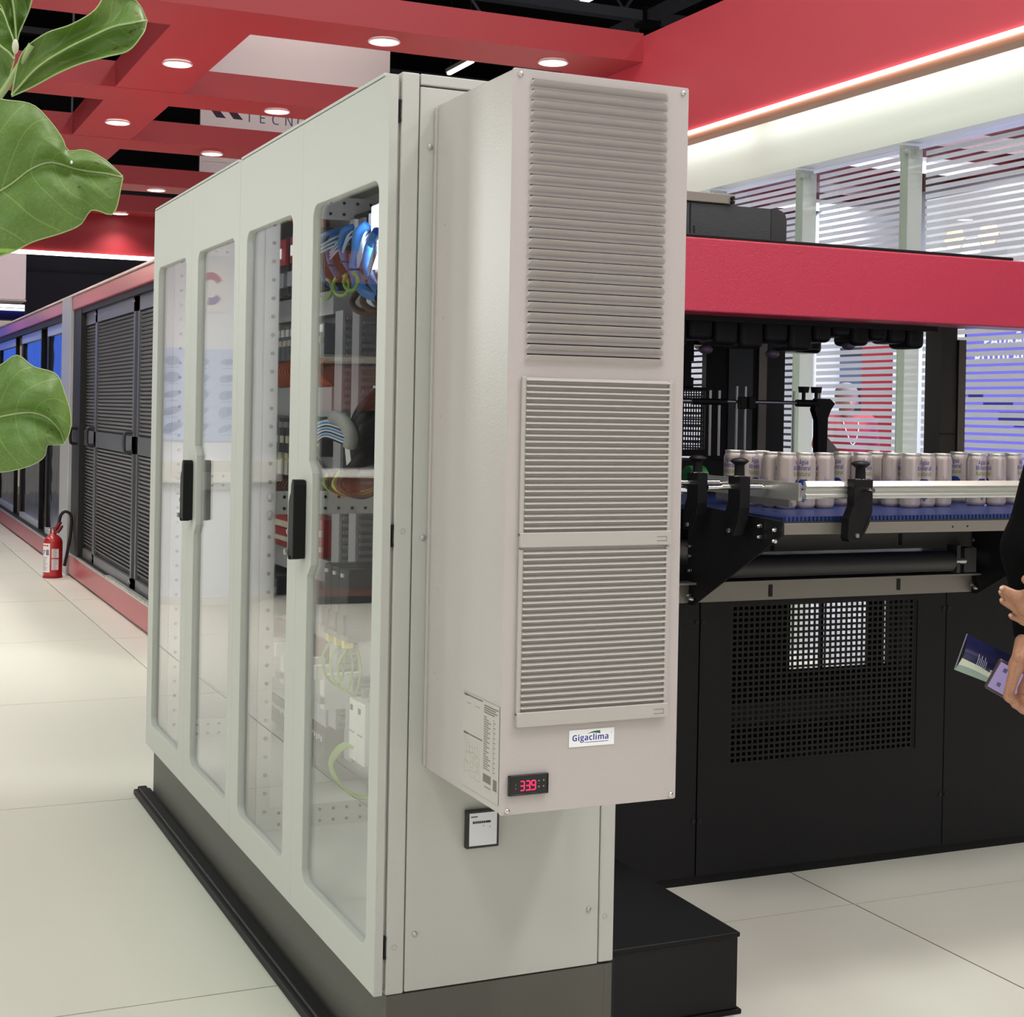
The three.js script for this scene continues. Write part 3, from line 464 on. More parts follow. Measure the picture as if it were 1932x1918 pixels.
  // large bundle half way up: dark box with a grey hose, fan of white and blue wires and a paper tag
  const bm = obj('connector_box', rbox(0.33, 0.487, 1.26, 1.45, -0.98, -0.72, 0.02), C.dark, P);
  for (let k = 0; k < 7; k++) obj('black_cable', tube(path([[712, 742 + k * 20, 0.06], [690, 765 + k * 17, 0.02], [672 + k % 3 * 4, 800 + k * 12], [660 + k % 2 * 6, 850 + k * 8], [668, 905 + k * 4, 0.03]], 0.27), 0.02, 26, 10), C.dark, P);
  const tg = new THREE.BoxGeometry(0.001, 0.055, 0.04); tg.rotateX(-0.35); tg.translate(0.238, 1.335, -0.98); obj('paper_tag', tg, C.white, bm);
  obj('grey_hose', tube([[630, 786], [644, 792], [657, 808], [663, 826], [660, 842]].map(([u, v]) => onX(u, v, 0.235).toArray()), 0.02, 28, 12), C.sheath, bm);
  for (let k = 0; k < 12; k++) { const a = k / 11; obj('signal_wire', tube([[0.26, 1.41 - a * 0.05, -1.07], [0.22, 1.425 - a * 0.05, -1.13 - 0.04 * a], [0.2, 1.39 - a * 0.05, -1.22 + 0.03 * a], [0.22, 1.33 - a * 0.03, -1.23 + 0.06 * a], [0.26, 1.25 - a * 0.02, -1.12 + 0.05 * a]], 0.0045, 28, 6), [C.pale, C.blue, C.white, C.dark][k % 4], P); }
  for (let k = 0; k < 6; k++) obj('signal_wire', tube([[0.25, 1.28, -1.18 + k * 0.03], [0.22, 1.24, -1.14 + k * 0.03], [0.27, 1.215, -1.05 + k * 0.02], [0.34, 1.27, -0.85]], 0.006, 20, 6), [C.green, C.brown, C.dark][k % 3], P);
  for (let k = 0; k < 3; k++) { const z = -1.13 + k * 0.05, m = obj('terminal_socket', box(0.36, 0.487, 1.46, 1.53, z, z + 0.045), C.pale, P); obj('wire_tail', tube([[0.37, 1.53, z + 0.02], [0.37, 1.58, z + 0.03], [0.38, 1.6, z + 0.05], [0.4, 1.56, z + 0.07]], 0.005, 14, 6), C.yellow, m); }
  obj('slotted_duct', [box(0.42, 0.487, 0.35, 0.75, -0.95, -0.88), box(0.42, 0.487, 1.05, 1.2, -1.2, -0.8)], M.duct, P);
}
// black rail on the floor along the plinths
{
  const r = thing('floor_rail', 'black cable rail lying on the floor along the cabinet plinth', 'rail');
  obj('base', rbox(-0.035, 0.029, 0, 0.022, -2.66, 0.6, 0.006), M.rubber, r); obj('ridge', rbox(-0.022, 0.012, 0.022, 0.034, -2.65, 0.6, 0.005), M.black, r);
}
// black box behind the cabinet
{
  const t = thing('black_box', 'low black sheet-metal box standing on the floor behind the cabinet', 'box', [0, 0, 0]);
  obj('body', rbox(0.6, 0.962, 0.012, 0.19, -0.93, -0.062, 0.003), M.charcoal, t);
  obj('lid', rbox(0.598, 0.966, 0.188, 0.2, -0.94, -0.058, 0.003), M.black, t); obj('foot_strip', rbox(0.6, 0.972, 0, 0.012, -0.94, -0.055, 0.003), M.black, t);
  const t2 = thing('cable_channel', 'black channel closing the gap under the cabinet rear edge', 'channel'); obj('body', box(0.584, 0.598, 0, 0.196, -1.3, -0.02), M.rubber, t2);
}
// counter set in the side panel
{
  const t = thing('hour_meter', 'square white panel meter in a black frame under the cooling unit', 'meter', [0.244, 0.541, 0]);
  obj('frame', rbox(-0.039, 0.039, -0.042, 0.042, -0.0005, 0.014, 0.002), M.blackGloss, t);
  const tx = canvasTexture(256, 256, (x, w, h) => { x.fillStyle = '#e3e5ee'; x.fillRect(0, 0, w, h); x.fillStyle = '#444'; x.fillRect(14, 24, 62, 9); x.fillStyle = '#1c1c1e'; x.fillRect(30, 64, 168, 18); x.fillStyle = '#ddd'; x.font = '16px monospace'; x.fillText('0 0 1 4 7 2', 48, 79); x.fillStyle = '#555'; x.fillRect(128, 98, 8, 8); x.fillRect(186, 112, 8, 8); });
  const p = new THREE.PlaneGeometry(0.066, 0.072); p.translate(0, 0, 0.0146); obj('dial', p, std(0xffffff, 0.4, 0, { map: tx }), t);
}
// ================= COOLING UNIT ON THE CABINET SIDE =================
{
  const x0 = 0.1075, x1 = 0.4972, y0 = 0.6825, y1 = 2.1248, zf = 0.4107;
  const t = thing('cooling_unit', 'tall light grey louvred cooling unit hung on the cabinet side panel', 'cooling unit', [0, 0, 0]);
  obj('housing', rbox(x0 + 0.0015, x1 - 0.0015, y0 + 0.001, y1 - 0.001, 0.0005, zf - 0.004, 0.003), M.unit, t);
  // front sheet with slots behind the louvres
  const s = new THREE.Shape(); roundRect(s, x0, x1, y0, y1, 0.004);
  const NL = 27, LP = 0.02047, lx0 = 0.143, lx1 = 0.4505, ly = 2.105;
  for (let k = 0; k < NL; k++) { const y = ly - k * LP, h = new THREE.Path(); h.moveTo(lx0 + 0.004, y - 0.0105); h.lineTo(lx1 - 0.006, y - 0.0105); h.lineTo(lx1 - 0.006, y + 0.0036); h.lineTo(lx0 + 0.004, y + 0.0036); h.closePath(); s.holes.push(h); }
  const sheet = new THREE.ExtrudeGeometry(s, { depth: 0.003, bevelEnabled: true, bevelSize: 0.0006, bevelThickness: 0.0008, bevelSegments: 2, curveSegments: 6 }); metreUV(sheet); sheet.translate(0, 0, zf - 0.0038);
  const fp = obj('front_panel', sheet, M.unit, t);
  obj('slot_backing', box(lx0 - 0.004, lx1 + 0.004, ly - NL * LP - 0.004, ly + 0.004, zf - 0.0039, zf - 0.0034), M.rubber, fp);
  // pressed louvre: fixed along its lower edge, standing proud at the top
  const louvre = (() => {
    const a = 0.0118, out = 0.0128, e = 0.011, T = 0.0012, V = [], q = (p) => V.push(p);
    const X0 = lx0, X1 = lx1;
    const P = [[X0, -a, 0], [X1 - 0.002, -a, 0], [X0 + e * 0.55, 0, out], [X1 - e, 0, out], [X0 + e * 0.2, 0, 0.0005], [X1 + 0.001, -a * 0.45, 0.0]];
    const tri = [[0, 1, 3], [0, 3, 2], [0, 2, 4], [1, 5, 3], [3, 5, 3]];
    const pos = []; for (const f of tri) for (const i of f) pos.push(...P[i]);
    // inner skin
    for (const f of tri) for (const i of [f[0], f[2], f[1]]) { const c = P[i]; pos.push(c[0], c[1] + T * 0.3, Math.max(0, c[2] - T)); }
    // top rim
    const R = [[2, 3]]; const A = P[2], B = P[3]; pos.push(...A, ...B, B[0], B[1] + T * 0.3, B[2] - T, ...A, B[0], B[1] + T * 0.3, B[2] - T, A[0], A[1] + T * 0.3, A[2] - T);
    const g = new THREE.BufferGeometry(); g.setAttribute('position', new THREE.Float32BufferAttribute(pos, 3)); g.computeVertexNormals(); return metreUV(g);
  })();
  for (let k = 0; k < NL; k++) obj('louvre', louvre, M.unit, fp, [0, ly - k * LP, zf]);
  // two filter grilles of sloping slats
  const gx0 = 0.1355, gx1 = 0.4705;
  const prof = (P) => { const g = prism([[0, 0], [0.011, -0.0052], [0.0112, -0.0062], [0.004, -0.0085], [0, -0.0085]], gx1 - gx0 - 0.018); g.rotateY(Math.PI / 2); g.scale(-1, 1, 1); return g; };
  const slat = (() => { // cross-section in (z, y), swept along x
    const c = [[0, 0], [0.0105, -0.0046], [0.0112, -0.0058], [0.0106, -0.0066], [0.002, -0.0078], [0, -0.0078]], A = gx0 + 0.008, B = gx1 - 0.008, pos = [];
    for (let i = 0; i < c.length; i++) { const p = c[i], n = c[(i + 1) % c.length]; pos.push(A, p[1], p[0], A, n[1], n[0], B, n[1], n[0], A, p[1], p[0], B, n[1], n[0], B, p[1], p[0]); }
    for (let i = 1; i < c.length - 1; i++) { pos.push(A, c[0][1], c[0][0], A, c[i + 1][1], c[i + 1][0], A, c[i][1], c[i][0]); pos.push(B, c[0][1], c[0][0], B, c[i][1], c[i][0], B, c[i + 1][1], c[i + 1][0]); }
    const g = new THREE.BufferGeometry(); g.setAttribute('position', new THREE.Float32BufferAttribute(pos, 3)); g.computeVertexNormals(); return metreUV(g);
  })();
  for (const [ya, yb, n] of [[1.531, 1.2, 25], [1.1965, 0.852, 26]]) {
    const fr = obj('filter_grille', [rbox(gx0, gx1, yb, yb + 0.029, zf, zf + 0.0125, 0.002), rbox(gx0, gx0 + 0.009, yb + 0.02, ya, zf, zf + 0.008, 0.002), rbox(gx1 - 0.009, gx1, yb + 0.02, ya, zf, zf + 0.008, 0.002), box(gx0 + 0.005, gx1 - 0.005, yb + 0.02, ya - 0.004, zf, zf + 0.0012)], M.grille, t);
    const top = ya - (n === 25 ? 0.001 : 0.003), pitch = (top - yb - 0.03) / n;
    for (let k = 0; k < n; k++) obj('slat', slat, M.grille, fr, [0, top - k * pitch, zf + 0.001]);
    obj('clip_window', [rbox(gx1 - 0.034, gx1 - 0.011, yb + 0.0165, yb + 0.018, zf + 0.0125, zf + 0.013, 0.0002), rbox(gx1 - 0.034, gx1 - 0.011, yb + 0.008, yb + 0.0095, zf + 0.0125, zf + 0.013, 0.0002), rbox(gx1 - 0.012, gx1 - 0.0108, yb + 0.008, yb + 0.018, zf + 0.0125, zf + 0.013, 0.0002)], M.frameGrey, fr);
  }
  for (const [x, y] of [[0.1225, 2.114], [0.484, 2.114], [0.123, 0.69], [0.486, 0.691]]) obj('corner_screw', [new THREE.SphereGeometry(0.0056, 14, 10).scale(1, 1, 0.75).translate(x, y, zf + 0.001), cyl([x, y, zf + 0.004], [x, y, zf + 0.0049], 0.0018, 0.0018, 6)], M.bright, t);
  for (const [y, z] of [[1.86, 0.06], [1.45, 0.055], [1.08, 0.06], [0.9, 0.05], [1.66, 0.06]]) obj('rivet', new THREE.SphereGeometry(0.0035, 10, 6).scale(0.35, 1, 1).translate(x0 + 0.0012, y, z), M.unit, t);
  obj('rear_flange', rbox(x0 - 0.004, x0 + 0.004, y0 + 0.006, y1 - 0.006, 0.0002, 0.012, 0.002), M.unit, t);
  // maker's sticker
  const lg = canvasTexture(640, 256, (x, w, h) => {
    x.fillStyle = '#f2f3f6'; x.fillRect(0, 0, w, h); x.fillStyle = '#22309a'; x.font = 'bold 128px sans-serif'; x.save(); x.translate(40, 168); x.scale(0.86, 1); x.fillText('Gigaclima', 0, 0); x.restore();
    x.fillStyle = '#22309a'; x.font = '22px sans-serif'; x.fillText('®', 590, 76); x.fillRect(218, 192, 340, 9);
    x.fillStyle = '#1f6b35'; x.beginPath(); x.moveTo(250, 76); x.quadraticCurveTo(330, 22, 440, 30); x.lineTo(440, 78); x.quadraticCurveTo(350, 40, 250, 76); x.fill();
  });
  const st = obj('maker_sticker', box(0.253, 0.3535, 0.8035, 0.8375, zf + 0.0008, zf + 0.0013), M.white, t); const sp = new THREE.PlaneGeometry(0.1, 0.0335); sp.translate(0.3033, 0.8205, zf + 0.0015); obj('print', sp, std(0xffffff, 0.35, 0, { map: lg }), st);
  // rating plate printed on the side: rules, table and faint circuit diagram (codes left out)
  const rt = canvasTexture(512, 512, (x, w, h) => {
    x.fillStyle = '#bab4b2'; x.fillRect(0, 0, w, h); x.fillStyle = '#57534a'; const R = (a, b, c, d) => x.fillRect(a, b, c, d);
    R(10, 6, 270, 7); R(10, 4, 60, 12); R(10, 216, 270, 7); R(10, 214, 60, 12);
    x.fillStyle = '#8b877c'; R(50, 50, 60, 5); R(170, 50, 70, 5);
    x.fillStyle = '#6b675d'; for (let i = 0; i < 4; i++) R(300, 20 + i * 12, 200 - (i * 37) % 60, 7);
    for (let i = 0; i < 22; i++) { x.fillStyle = '#858178'; R(300, 80 + i * 13, 40 + (i * 29) % 62, 9); x.fillStyle = '#6b675d'; R(430, 82 + i * 13, 14 + (i * 17) % 34, 5); }
    R(300, 386, 110, 44); R(440, 390, 52, 60); R(320, 450, 90, 6);
    x.strokeStyle = '#9b978b'; x.lineWidth = 3; for (let i = 0; i < 12; i++) x.strokeRect(20 + (i * 71) % 200, 240 + (i * 43) % 180, 30 + (i * 23) % 50, 20 + (i * 13) % 40);
    for (let i = 0; i < 8; i++) { x.beginPath(); x.moveTo(20 + i * 32, 236); x.lineTo(20 + i * 32, 440 - (i * 31) % 90); x.stroke(); }
  });
  const rp = new THREE.PlaneGeometry(0.182, 0.19); rp.rotateY(-Math.PI / 2); rp.translate(x0 - 0.0006, 0.795, 0.311);
  const rl = obj('rating_plate', box(x0 - 0.0004, x0 + 0.001, 0.7, 0.89, 0.219, 0.402), M.unit, t); obj('print', rp, std(0xffffff, 0.45, 0, { map: rt }), rl);
  // temperature controller: 33.9 in red digits
  const c = obj('controller', rbox(0.1245, 0.2055, 0.7215, 0.7575, zf + 0.001, zf + 0.0085, 0.003), M.blackGloss, t); c.userData.label = 'black temperature display with red digits';
  obj('bezel', [rbox(0.123, 0.207, 0.756, 0.759, zf + 0.0005, zf + 0.009, 0.001), rbox(0.123, 0.207, 0.72, 0.723, zf + 0.0005, zf + 0.009, 0.001), rbox(0.123, 0.1255, 0.72, 0.759, zf + 0.0005, zf + 0.009, 0.001), rbox(0.2045, 0.207, 0.72, 0.759, zf + 0.0005, zf + 0.009, 0.001)], M.blackGloss, c);
  const SEG = { a: [0, 1, 1], b: [1, 0.5, 0], c: [1, -0.5, 0], d: [0, -1, 1], e: [-1, -0.5, 0], f: [-1, 0.5, 0], g: [0, 0, 1] }, red = glow(0xff1a4a, 3.2);
  [['abgcd', 0.1505], ['abgcd', 0.1625], ['abcdfg', 0.1745]].forEach(([on, x]) => obj('display_digit', [...on].map(k => { const [u, v, hz] = SEG[k], w = 0.0042, hh = 0.0088, cx = x + u * w, cy = 0.7385 + v * hh; return hz ? box(cx - w * 0.8, cx + w * 0.8, cy - 0.0009, cy + 0.0009, zf + 0.0085, zf + 0.0089) : box(cx - 0.0009, cx + 0.0009, cy - hh * 0.42, cy + hh * 0.42, zf + 0.0085, zf + 0.0089); }), red, c));
  obj('decimal_point', box(0.1678, 0.1694, 0.7288, 0.7304, zf + 0.0085, zf + 0.0089), red, c);
  for (const [x, y] of [[0.186, 0.746], [0.196, 0.7465], [0.186, 0.7345], [0.196, 0.735]]) obj('button', cyl([x, y, zf + 0.0085], [x, y, zf + 0.0092], 0.0016, 0.0016, 12), M.frameGrey, c);
  for (const y of [0.741, 0.734]) obj('symbol', cyl([0.1365, y, zf + 0.0085], [0.1365, y, zf + 0.009], 0.0013, 0.0013, 8), std(0x8a4a58, 0.5), c);
}
// ================= BLACK AND RED PACKING MACHINE =================
{
  const t = thing('packing_machine', 'black packing machine with a wide red hood behind the cooling unit', 'machine');
  const ZF = -0.96, ZB = -2.5, XL = 0.62, XR = 3.32;
  // lower front panels
  const seam = [XL, 1.3835, 2.3435, XR];
  const screen = (x0, x1, y0, y1, nx, ny, bar, z) => { const q = [], dx = (x1 - x0 - bar) / nx, dy = (y1 - y0 - bar) / ny; for (let i = 0; i <= nx; i++) q.push(box(x0 + i * dx, x0 + i * dx + bar, y0, y1, z - 0.002, z)); for (let j = 0; j <= ny; j++) q.push(box(x0, x1, y0 + j * dy, y0 + j * dy + bar, z - 0.0019, z - 0.0001)); return q; };
  obj('lower_panel', rbox(seam[0], seam[1] - 0.002, 0.03, 1.0, ZF - 0.02, ZF, 0.003), M.machineDark, t);
  { const s = new THREE.Shape(); roundRect(s, seam[1] + 0.002, seam[2] - 0.002, 0.03, 1.0, 0.003); const h = new THREE.Path(); h.moveTo(1.497, 0.366); h.lineTo(2.212, 0.366); h.lineTo(2.212, 0.87); h.lineTo(1.497, 0.87); h.closePath(); s.holes.push(h); const g = new THREE.ExtrudeGeometry(s, { depth: 0.02, bevelEnabled: false }); metreUV(g); g.translate(0, 0, ZF - 0.02); const p = obj('lower_panel', g, M.machineDark, t); obj('perforated_screen', screen(1.497, 2.212, 0.366, 0.87, 34, 27, 0.0078, ZF - 0.001), M.charcoal, p); obj('fold_line', box(2.222, 2.2245, 0.366, 0.86, ZF, ZF + 0.003), M.black, p); }
  obj('lower_panel', rbox(seam[2] + 0.002, seam[3], 0.03, 1.0, ZF - 0.02, ZF, 0.003), M.machineDark, t);
  obj('base_skirt', box(XL + 0.01, XR - 0.01, 0, 0.03, ZF - 0.04, ZF - 0.012), M.black, t);
  for (const [x, y] of [[1.372, 0.202], [1.395, 0.202], [1.372, 0.82], [1.395, 0.82], [2.333, 0.202], [2.356, 0.202], [2.333, 0.83], [2.356, 0.83]]) obj('panel_bolt', cyl([x, y, ZF - 0.001], [x, y, ZF + 0.003], 0.0075, 0.0075, 12), M.rubber, t);
  obj('left_side', box(XL, XL + 0.02, 0.03, 2.0, ZB, ZF - 0.02), M.machineDark, t);
  obj('rear_panel', [box(XL + 0.02, 2.77, 0.03, 1.12, ZB, ZB + 0.02), box(2.77, XR, 0.03, 0.35, ZB, ZB + 0.02), box(2.77, XR, 0.66, 1.12, ZB, ZB + 0.02), box(3.19, 3.28, 0.35, 0.66, ZB, ZB + 0.02), box(2.93, 2.95, 0.35, 0.66, ZB + 0.004, ZB + 0.016)], M.black, t);
  obj('inner_deck', [box(XL + 0.02, XR - 0.02, 0.9, 0.94, ZB + 0.02, ZF - 0.03)], M.black, t);
  obj('inner_shelf', [box(XL + 0.02, 2.9, 0.43, 0.5, -1.3, -1.2)], M.darkSteel, t);
  obj('inner_floor', [box(XL + 0.02, XR - 0.02, 0.03, 0.05, ZB + 0.02, ZF - 0.04)], M.black, t);
  obj('right_side', box(XR - 0.02, XR, 0.03, 0.9, ZB, ZF - 0.02), M.machineDark, t);
  // red hood
  const hood = rbox(0.64, 3.4, 1.782, 2.012, ZF - 0.14, ZF, 0.006, 3);
  obj('hood', hood, M.red, t);
  obj('hood_top', box(0.64, 3.4, 1.985, 2.008, ZB, ZF - 0.139), M.black, t);
  obj('hood_rim', rbox(0.66, 2.608, 2.012, 2.022, ZF - 0.05, ZF - 0.004, 0.003), M.black, t);
  obj('hood_lower_frame', [box(0.64, 2.4, 1.765, 1.785, ZF - 0.17, ZF - 0.14), box(0.64, 3.4, 1.92, 1.985, ZB, ZB + 0.06)], M.black, t);
  // box on the roof
  const bx = obj('roof_box', prism([[0.7, 2.0225], [1.713, 2.0225], [1.713, 2.094], [1.708, 2.11], [1.696, 2.121], [1.676, 2.127], [0.7, 2.127]], 0.4, 0), std(0x33383d, 0.45, 0, { bumpMap: coarsePeel, bumpScale: 0.0006 }), t, [0, 0, ZF - 0.46]);
  obj('seam', box(1.353, 1.357, 2.0225, 2.1275, 0.399, 0.4015), M.black, bx); obj('end_cap', prism([[1.655, 2.0225], [1.7135, 2.0225], [1.7135, 2.094], [1.7085, 2.1105], [1.6965, 2.1215], [1.676, 2.1278], [1.655, 2.1278]], 0.402, 0), std(0x26292c, 0.5), bx);
  for (const x of [1.338, 1.37]) obj('slot', rbox(x - 0.004, x + 0.004, 2.032, 2.056, 0.398, 0.4015, 0.003), M.rubber, bx);
  obj('roof_bar', [rbox(0.9, 1.513, 2.13, 2.161, ZF - 0.2, ZF - 0.05, 0.003)], M.greySteel, t);
  obj('roof_bolt', [cyl([1.5, 2.148, ZF - 0.05], [1.5, 2.148, ZF - 0.04], 0.006), cyl([1.5, 2.135, ZF - 0.05], [1.5, 2.135, ZF - 0.04], 0.006)], M.black, t);
  // dark lumpy grippers hanging under the hood
  const lump = (x0, x1, y, z, n) => { const q = []; for (let k = 0; k < n; k++) { const xa = x0 + (x1 - x0) * k / n, xb = x0 + (x1 - x0) * (k + 1) / n, dy = 0.015 * Math.sin(k * 2.3) + 0.01 * rnd(); q.push(rbox(xa + 0.001, xb - 0.001, y + dy, 1.79, z - 0.12, z, 0.02)); } return q; };
  obj('gripper_head', lump(1.15, 1.93, 1.69, -1.16, 8), M.black, t); obj('gripper_head', lump(1.93, 2.4, 1.715, -1.16, 6), M.black, t); obj('gripper_head', lump(1.3, 2.5, 1.72, -1.9, 9), M.blackGloss, t);
  for (const [x, y] of [[1.53, 1.678], [1.79, 1.672], [2.1, 1.71]]) obj('gripper_cup', new THREE.SphereGeometry(0.022, 14, 10).scale(1.1, 0.7, 1).translate(x, y, -1.2), std(0x4b3f58, 0.4), t);
  // posts and sheets inside
  obj('grey_plate', box(1.969, 2.075, 1.1, 1.72, -1.79, -1.75), std(0x3c4248, 0.5, 0, { bumpMap: coarsePeel, bumpScale: 0.001 }), t);
  obj('inner_post', [box(1.876, 1.969, 1.1, 1.79, -1.79, -1.76)], M.black, t); obj('guard_frame', [box(1.6, 1.81, 1.56, 1.6, -1.77, -1.74), box(1.6, 1.81, 1.66, 1.79, -1.77, -1.74), box(1.6, 1.8, 1.6, 1.66, -1.77, -1.74)], M.black, t);
  obj('aluminium_post', rbox(2.134, 2.172, 1.1, 1.75, -1.85, -1.8, 0.004), M.greySteel, t); obj('inner_post', box(2.174, 2.265, 1.0, 1.79, -1.9, -1.82), std(0x1b1b1e, 0.5), t); obj('inner_post', box(2.075, 2.134, 1.0, 1.79, -1.9, -1.81), M.black, t);
  const rp = obj('corner_post', [box(3.17, 3.255, 0.94, 1.98, -2.1, -2.0)], M.brown, t); obj('post_cover', box(3.257, 3.295, 0.94, 1.8, -2.1, -1.99), std(0x5b534d, 0.5), rp); obj('joint', box(3.169, 3.256, 1.4, 1.404, -1.999, -1.996), M.black, rp);
  obj('light_bar', rbox(3.34, 3.38, 1.855, 1.885, -2.7, -1.0, 0.004), M.frameGrey, t);
  // mesh guard at the back left, seen against the bright wall
  const gx0 = 1.6, gx1 = 1.865; obj('mesh_guard', [...screen(gx0, gx1, 1.33, 1.56, 24, 13, 0.0045, -1.75)].concat([box(gx0, gx1, 1.552, 1.565, -1.76, -1.74), box(gx0, gx1, 1.31, 1.335, -1.76, -1.74)]), M.black, t);
  // guide rods on a cross bar
  const gb = obj('guide_bar', [cyl([0.9, 1.51, -1.5], [2.225, 1.513, -1.5], 0.007)], M.bright, t);
  obj('bar_sleeve', [cyl([1.66, 1.51, -1.5], [1.8, 1.51, -1.5], 0.012), cyl([2.1, 1.512, -1.5], [2.19, 1.512, -1.5], 0.013)], M.black, gb);
  for (const [x, y0, y1] of [[1.737, 1.32, 1.55], [1.774, 1.32, 1.55], [1.846, 1.3, 1.567], [1.882, 1.3, 1.567], [2.088, 1.3, 1.555], [2.2, 1.3, 1.56]]) obj('guide_rod', cyl([x, y0, -1.5], [x, y1, -1.5], 0.0045), M.steel, gb);
  obj('clamp_block', [rbox(1.848, 1.876, 1.487, 1.53, -1.52, -1.475, 0.004), rbox(1.882, 1.91, 1.487, 1.53, -1.52, -1.475, 0.004)], M.black, gb);
  for (const x of [2.13, 2.185]) obj('clamp_knob', [cyl([x, 1.52, -1.5], [x, 1.55, -1.5], 0.007), cyl([x, 1.55, -1.5], [x, 1.572, -1.5], 0.018, 0.021)], M.black, gb);
  obj('support_foot', prism([[2.185, 1.53], [2.24, 1.53], [2.262, 1.513], [2.245, 1.49], [2.232, 1.46], [2.228, 1.3], [2.19, 1.3], [2.188, 1.45], [2.172, 1.49]], 0.03), M.black, t, [0, 0, -1.52]);
  obj('support_gusset', prism([[2.229, 1.3], [2.229, 1.405], [2.33, 1.31], [2.33, 1.28], [2.285, 1.28], [2.25, 1.325], [2.25, 1.28]], 0.02), M.greySteel, t, [0, 0, -1.53]);
  obj('green_sensor', [cyl([1.92, 1.22, -1.2], [1.92, 1.29, -1.2], 0.012), cyl([1.56, 1.25, -1.35], [1.62, 1.25, -1.35], 0.04)], std(0x1f7a3a, 0.35), t);
  obj('inner_bench', rbox(1.2, 3.2, 1.05, 1.14, -2.0, -1.75, 0.004), M.black, t); obj('inner_bench', rbox(1.2, 1.9, 1.22, 1.3, -1.72, -1.6, 0.004), M.black, t);
}
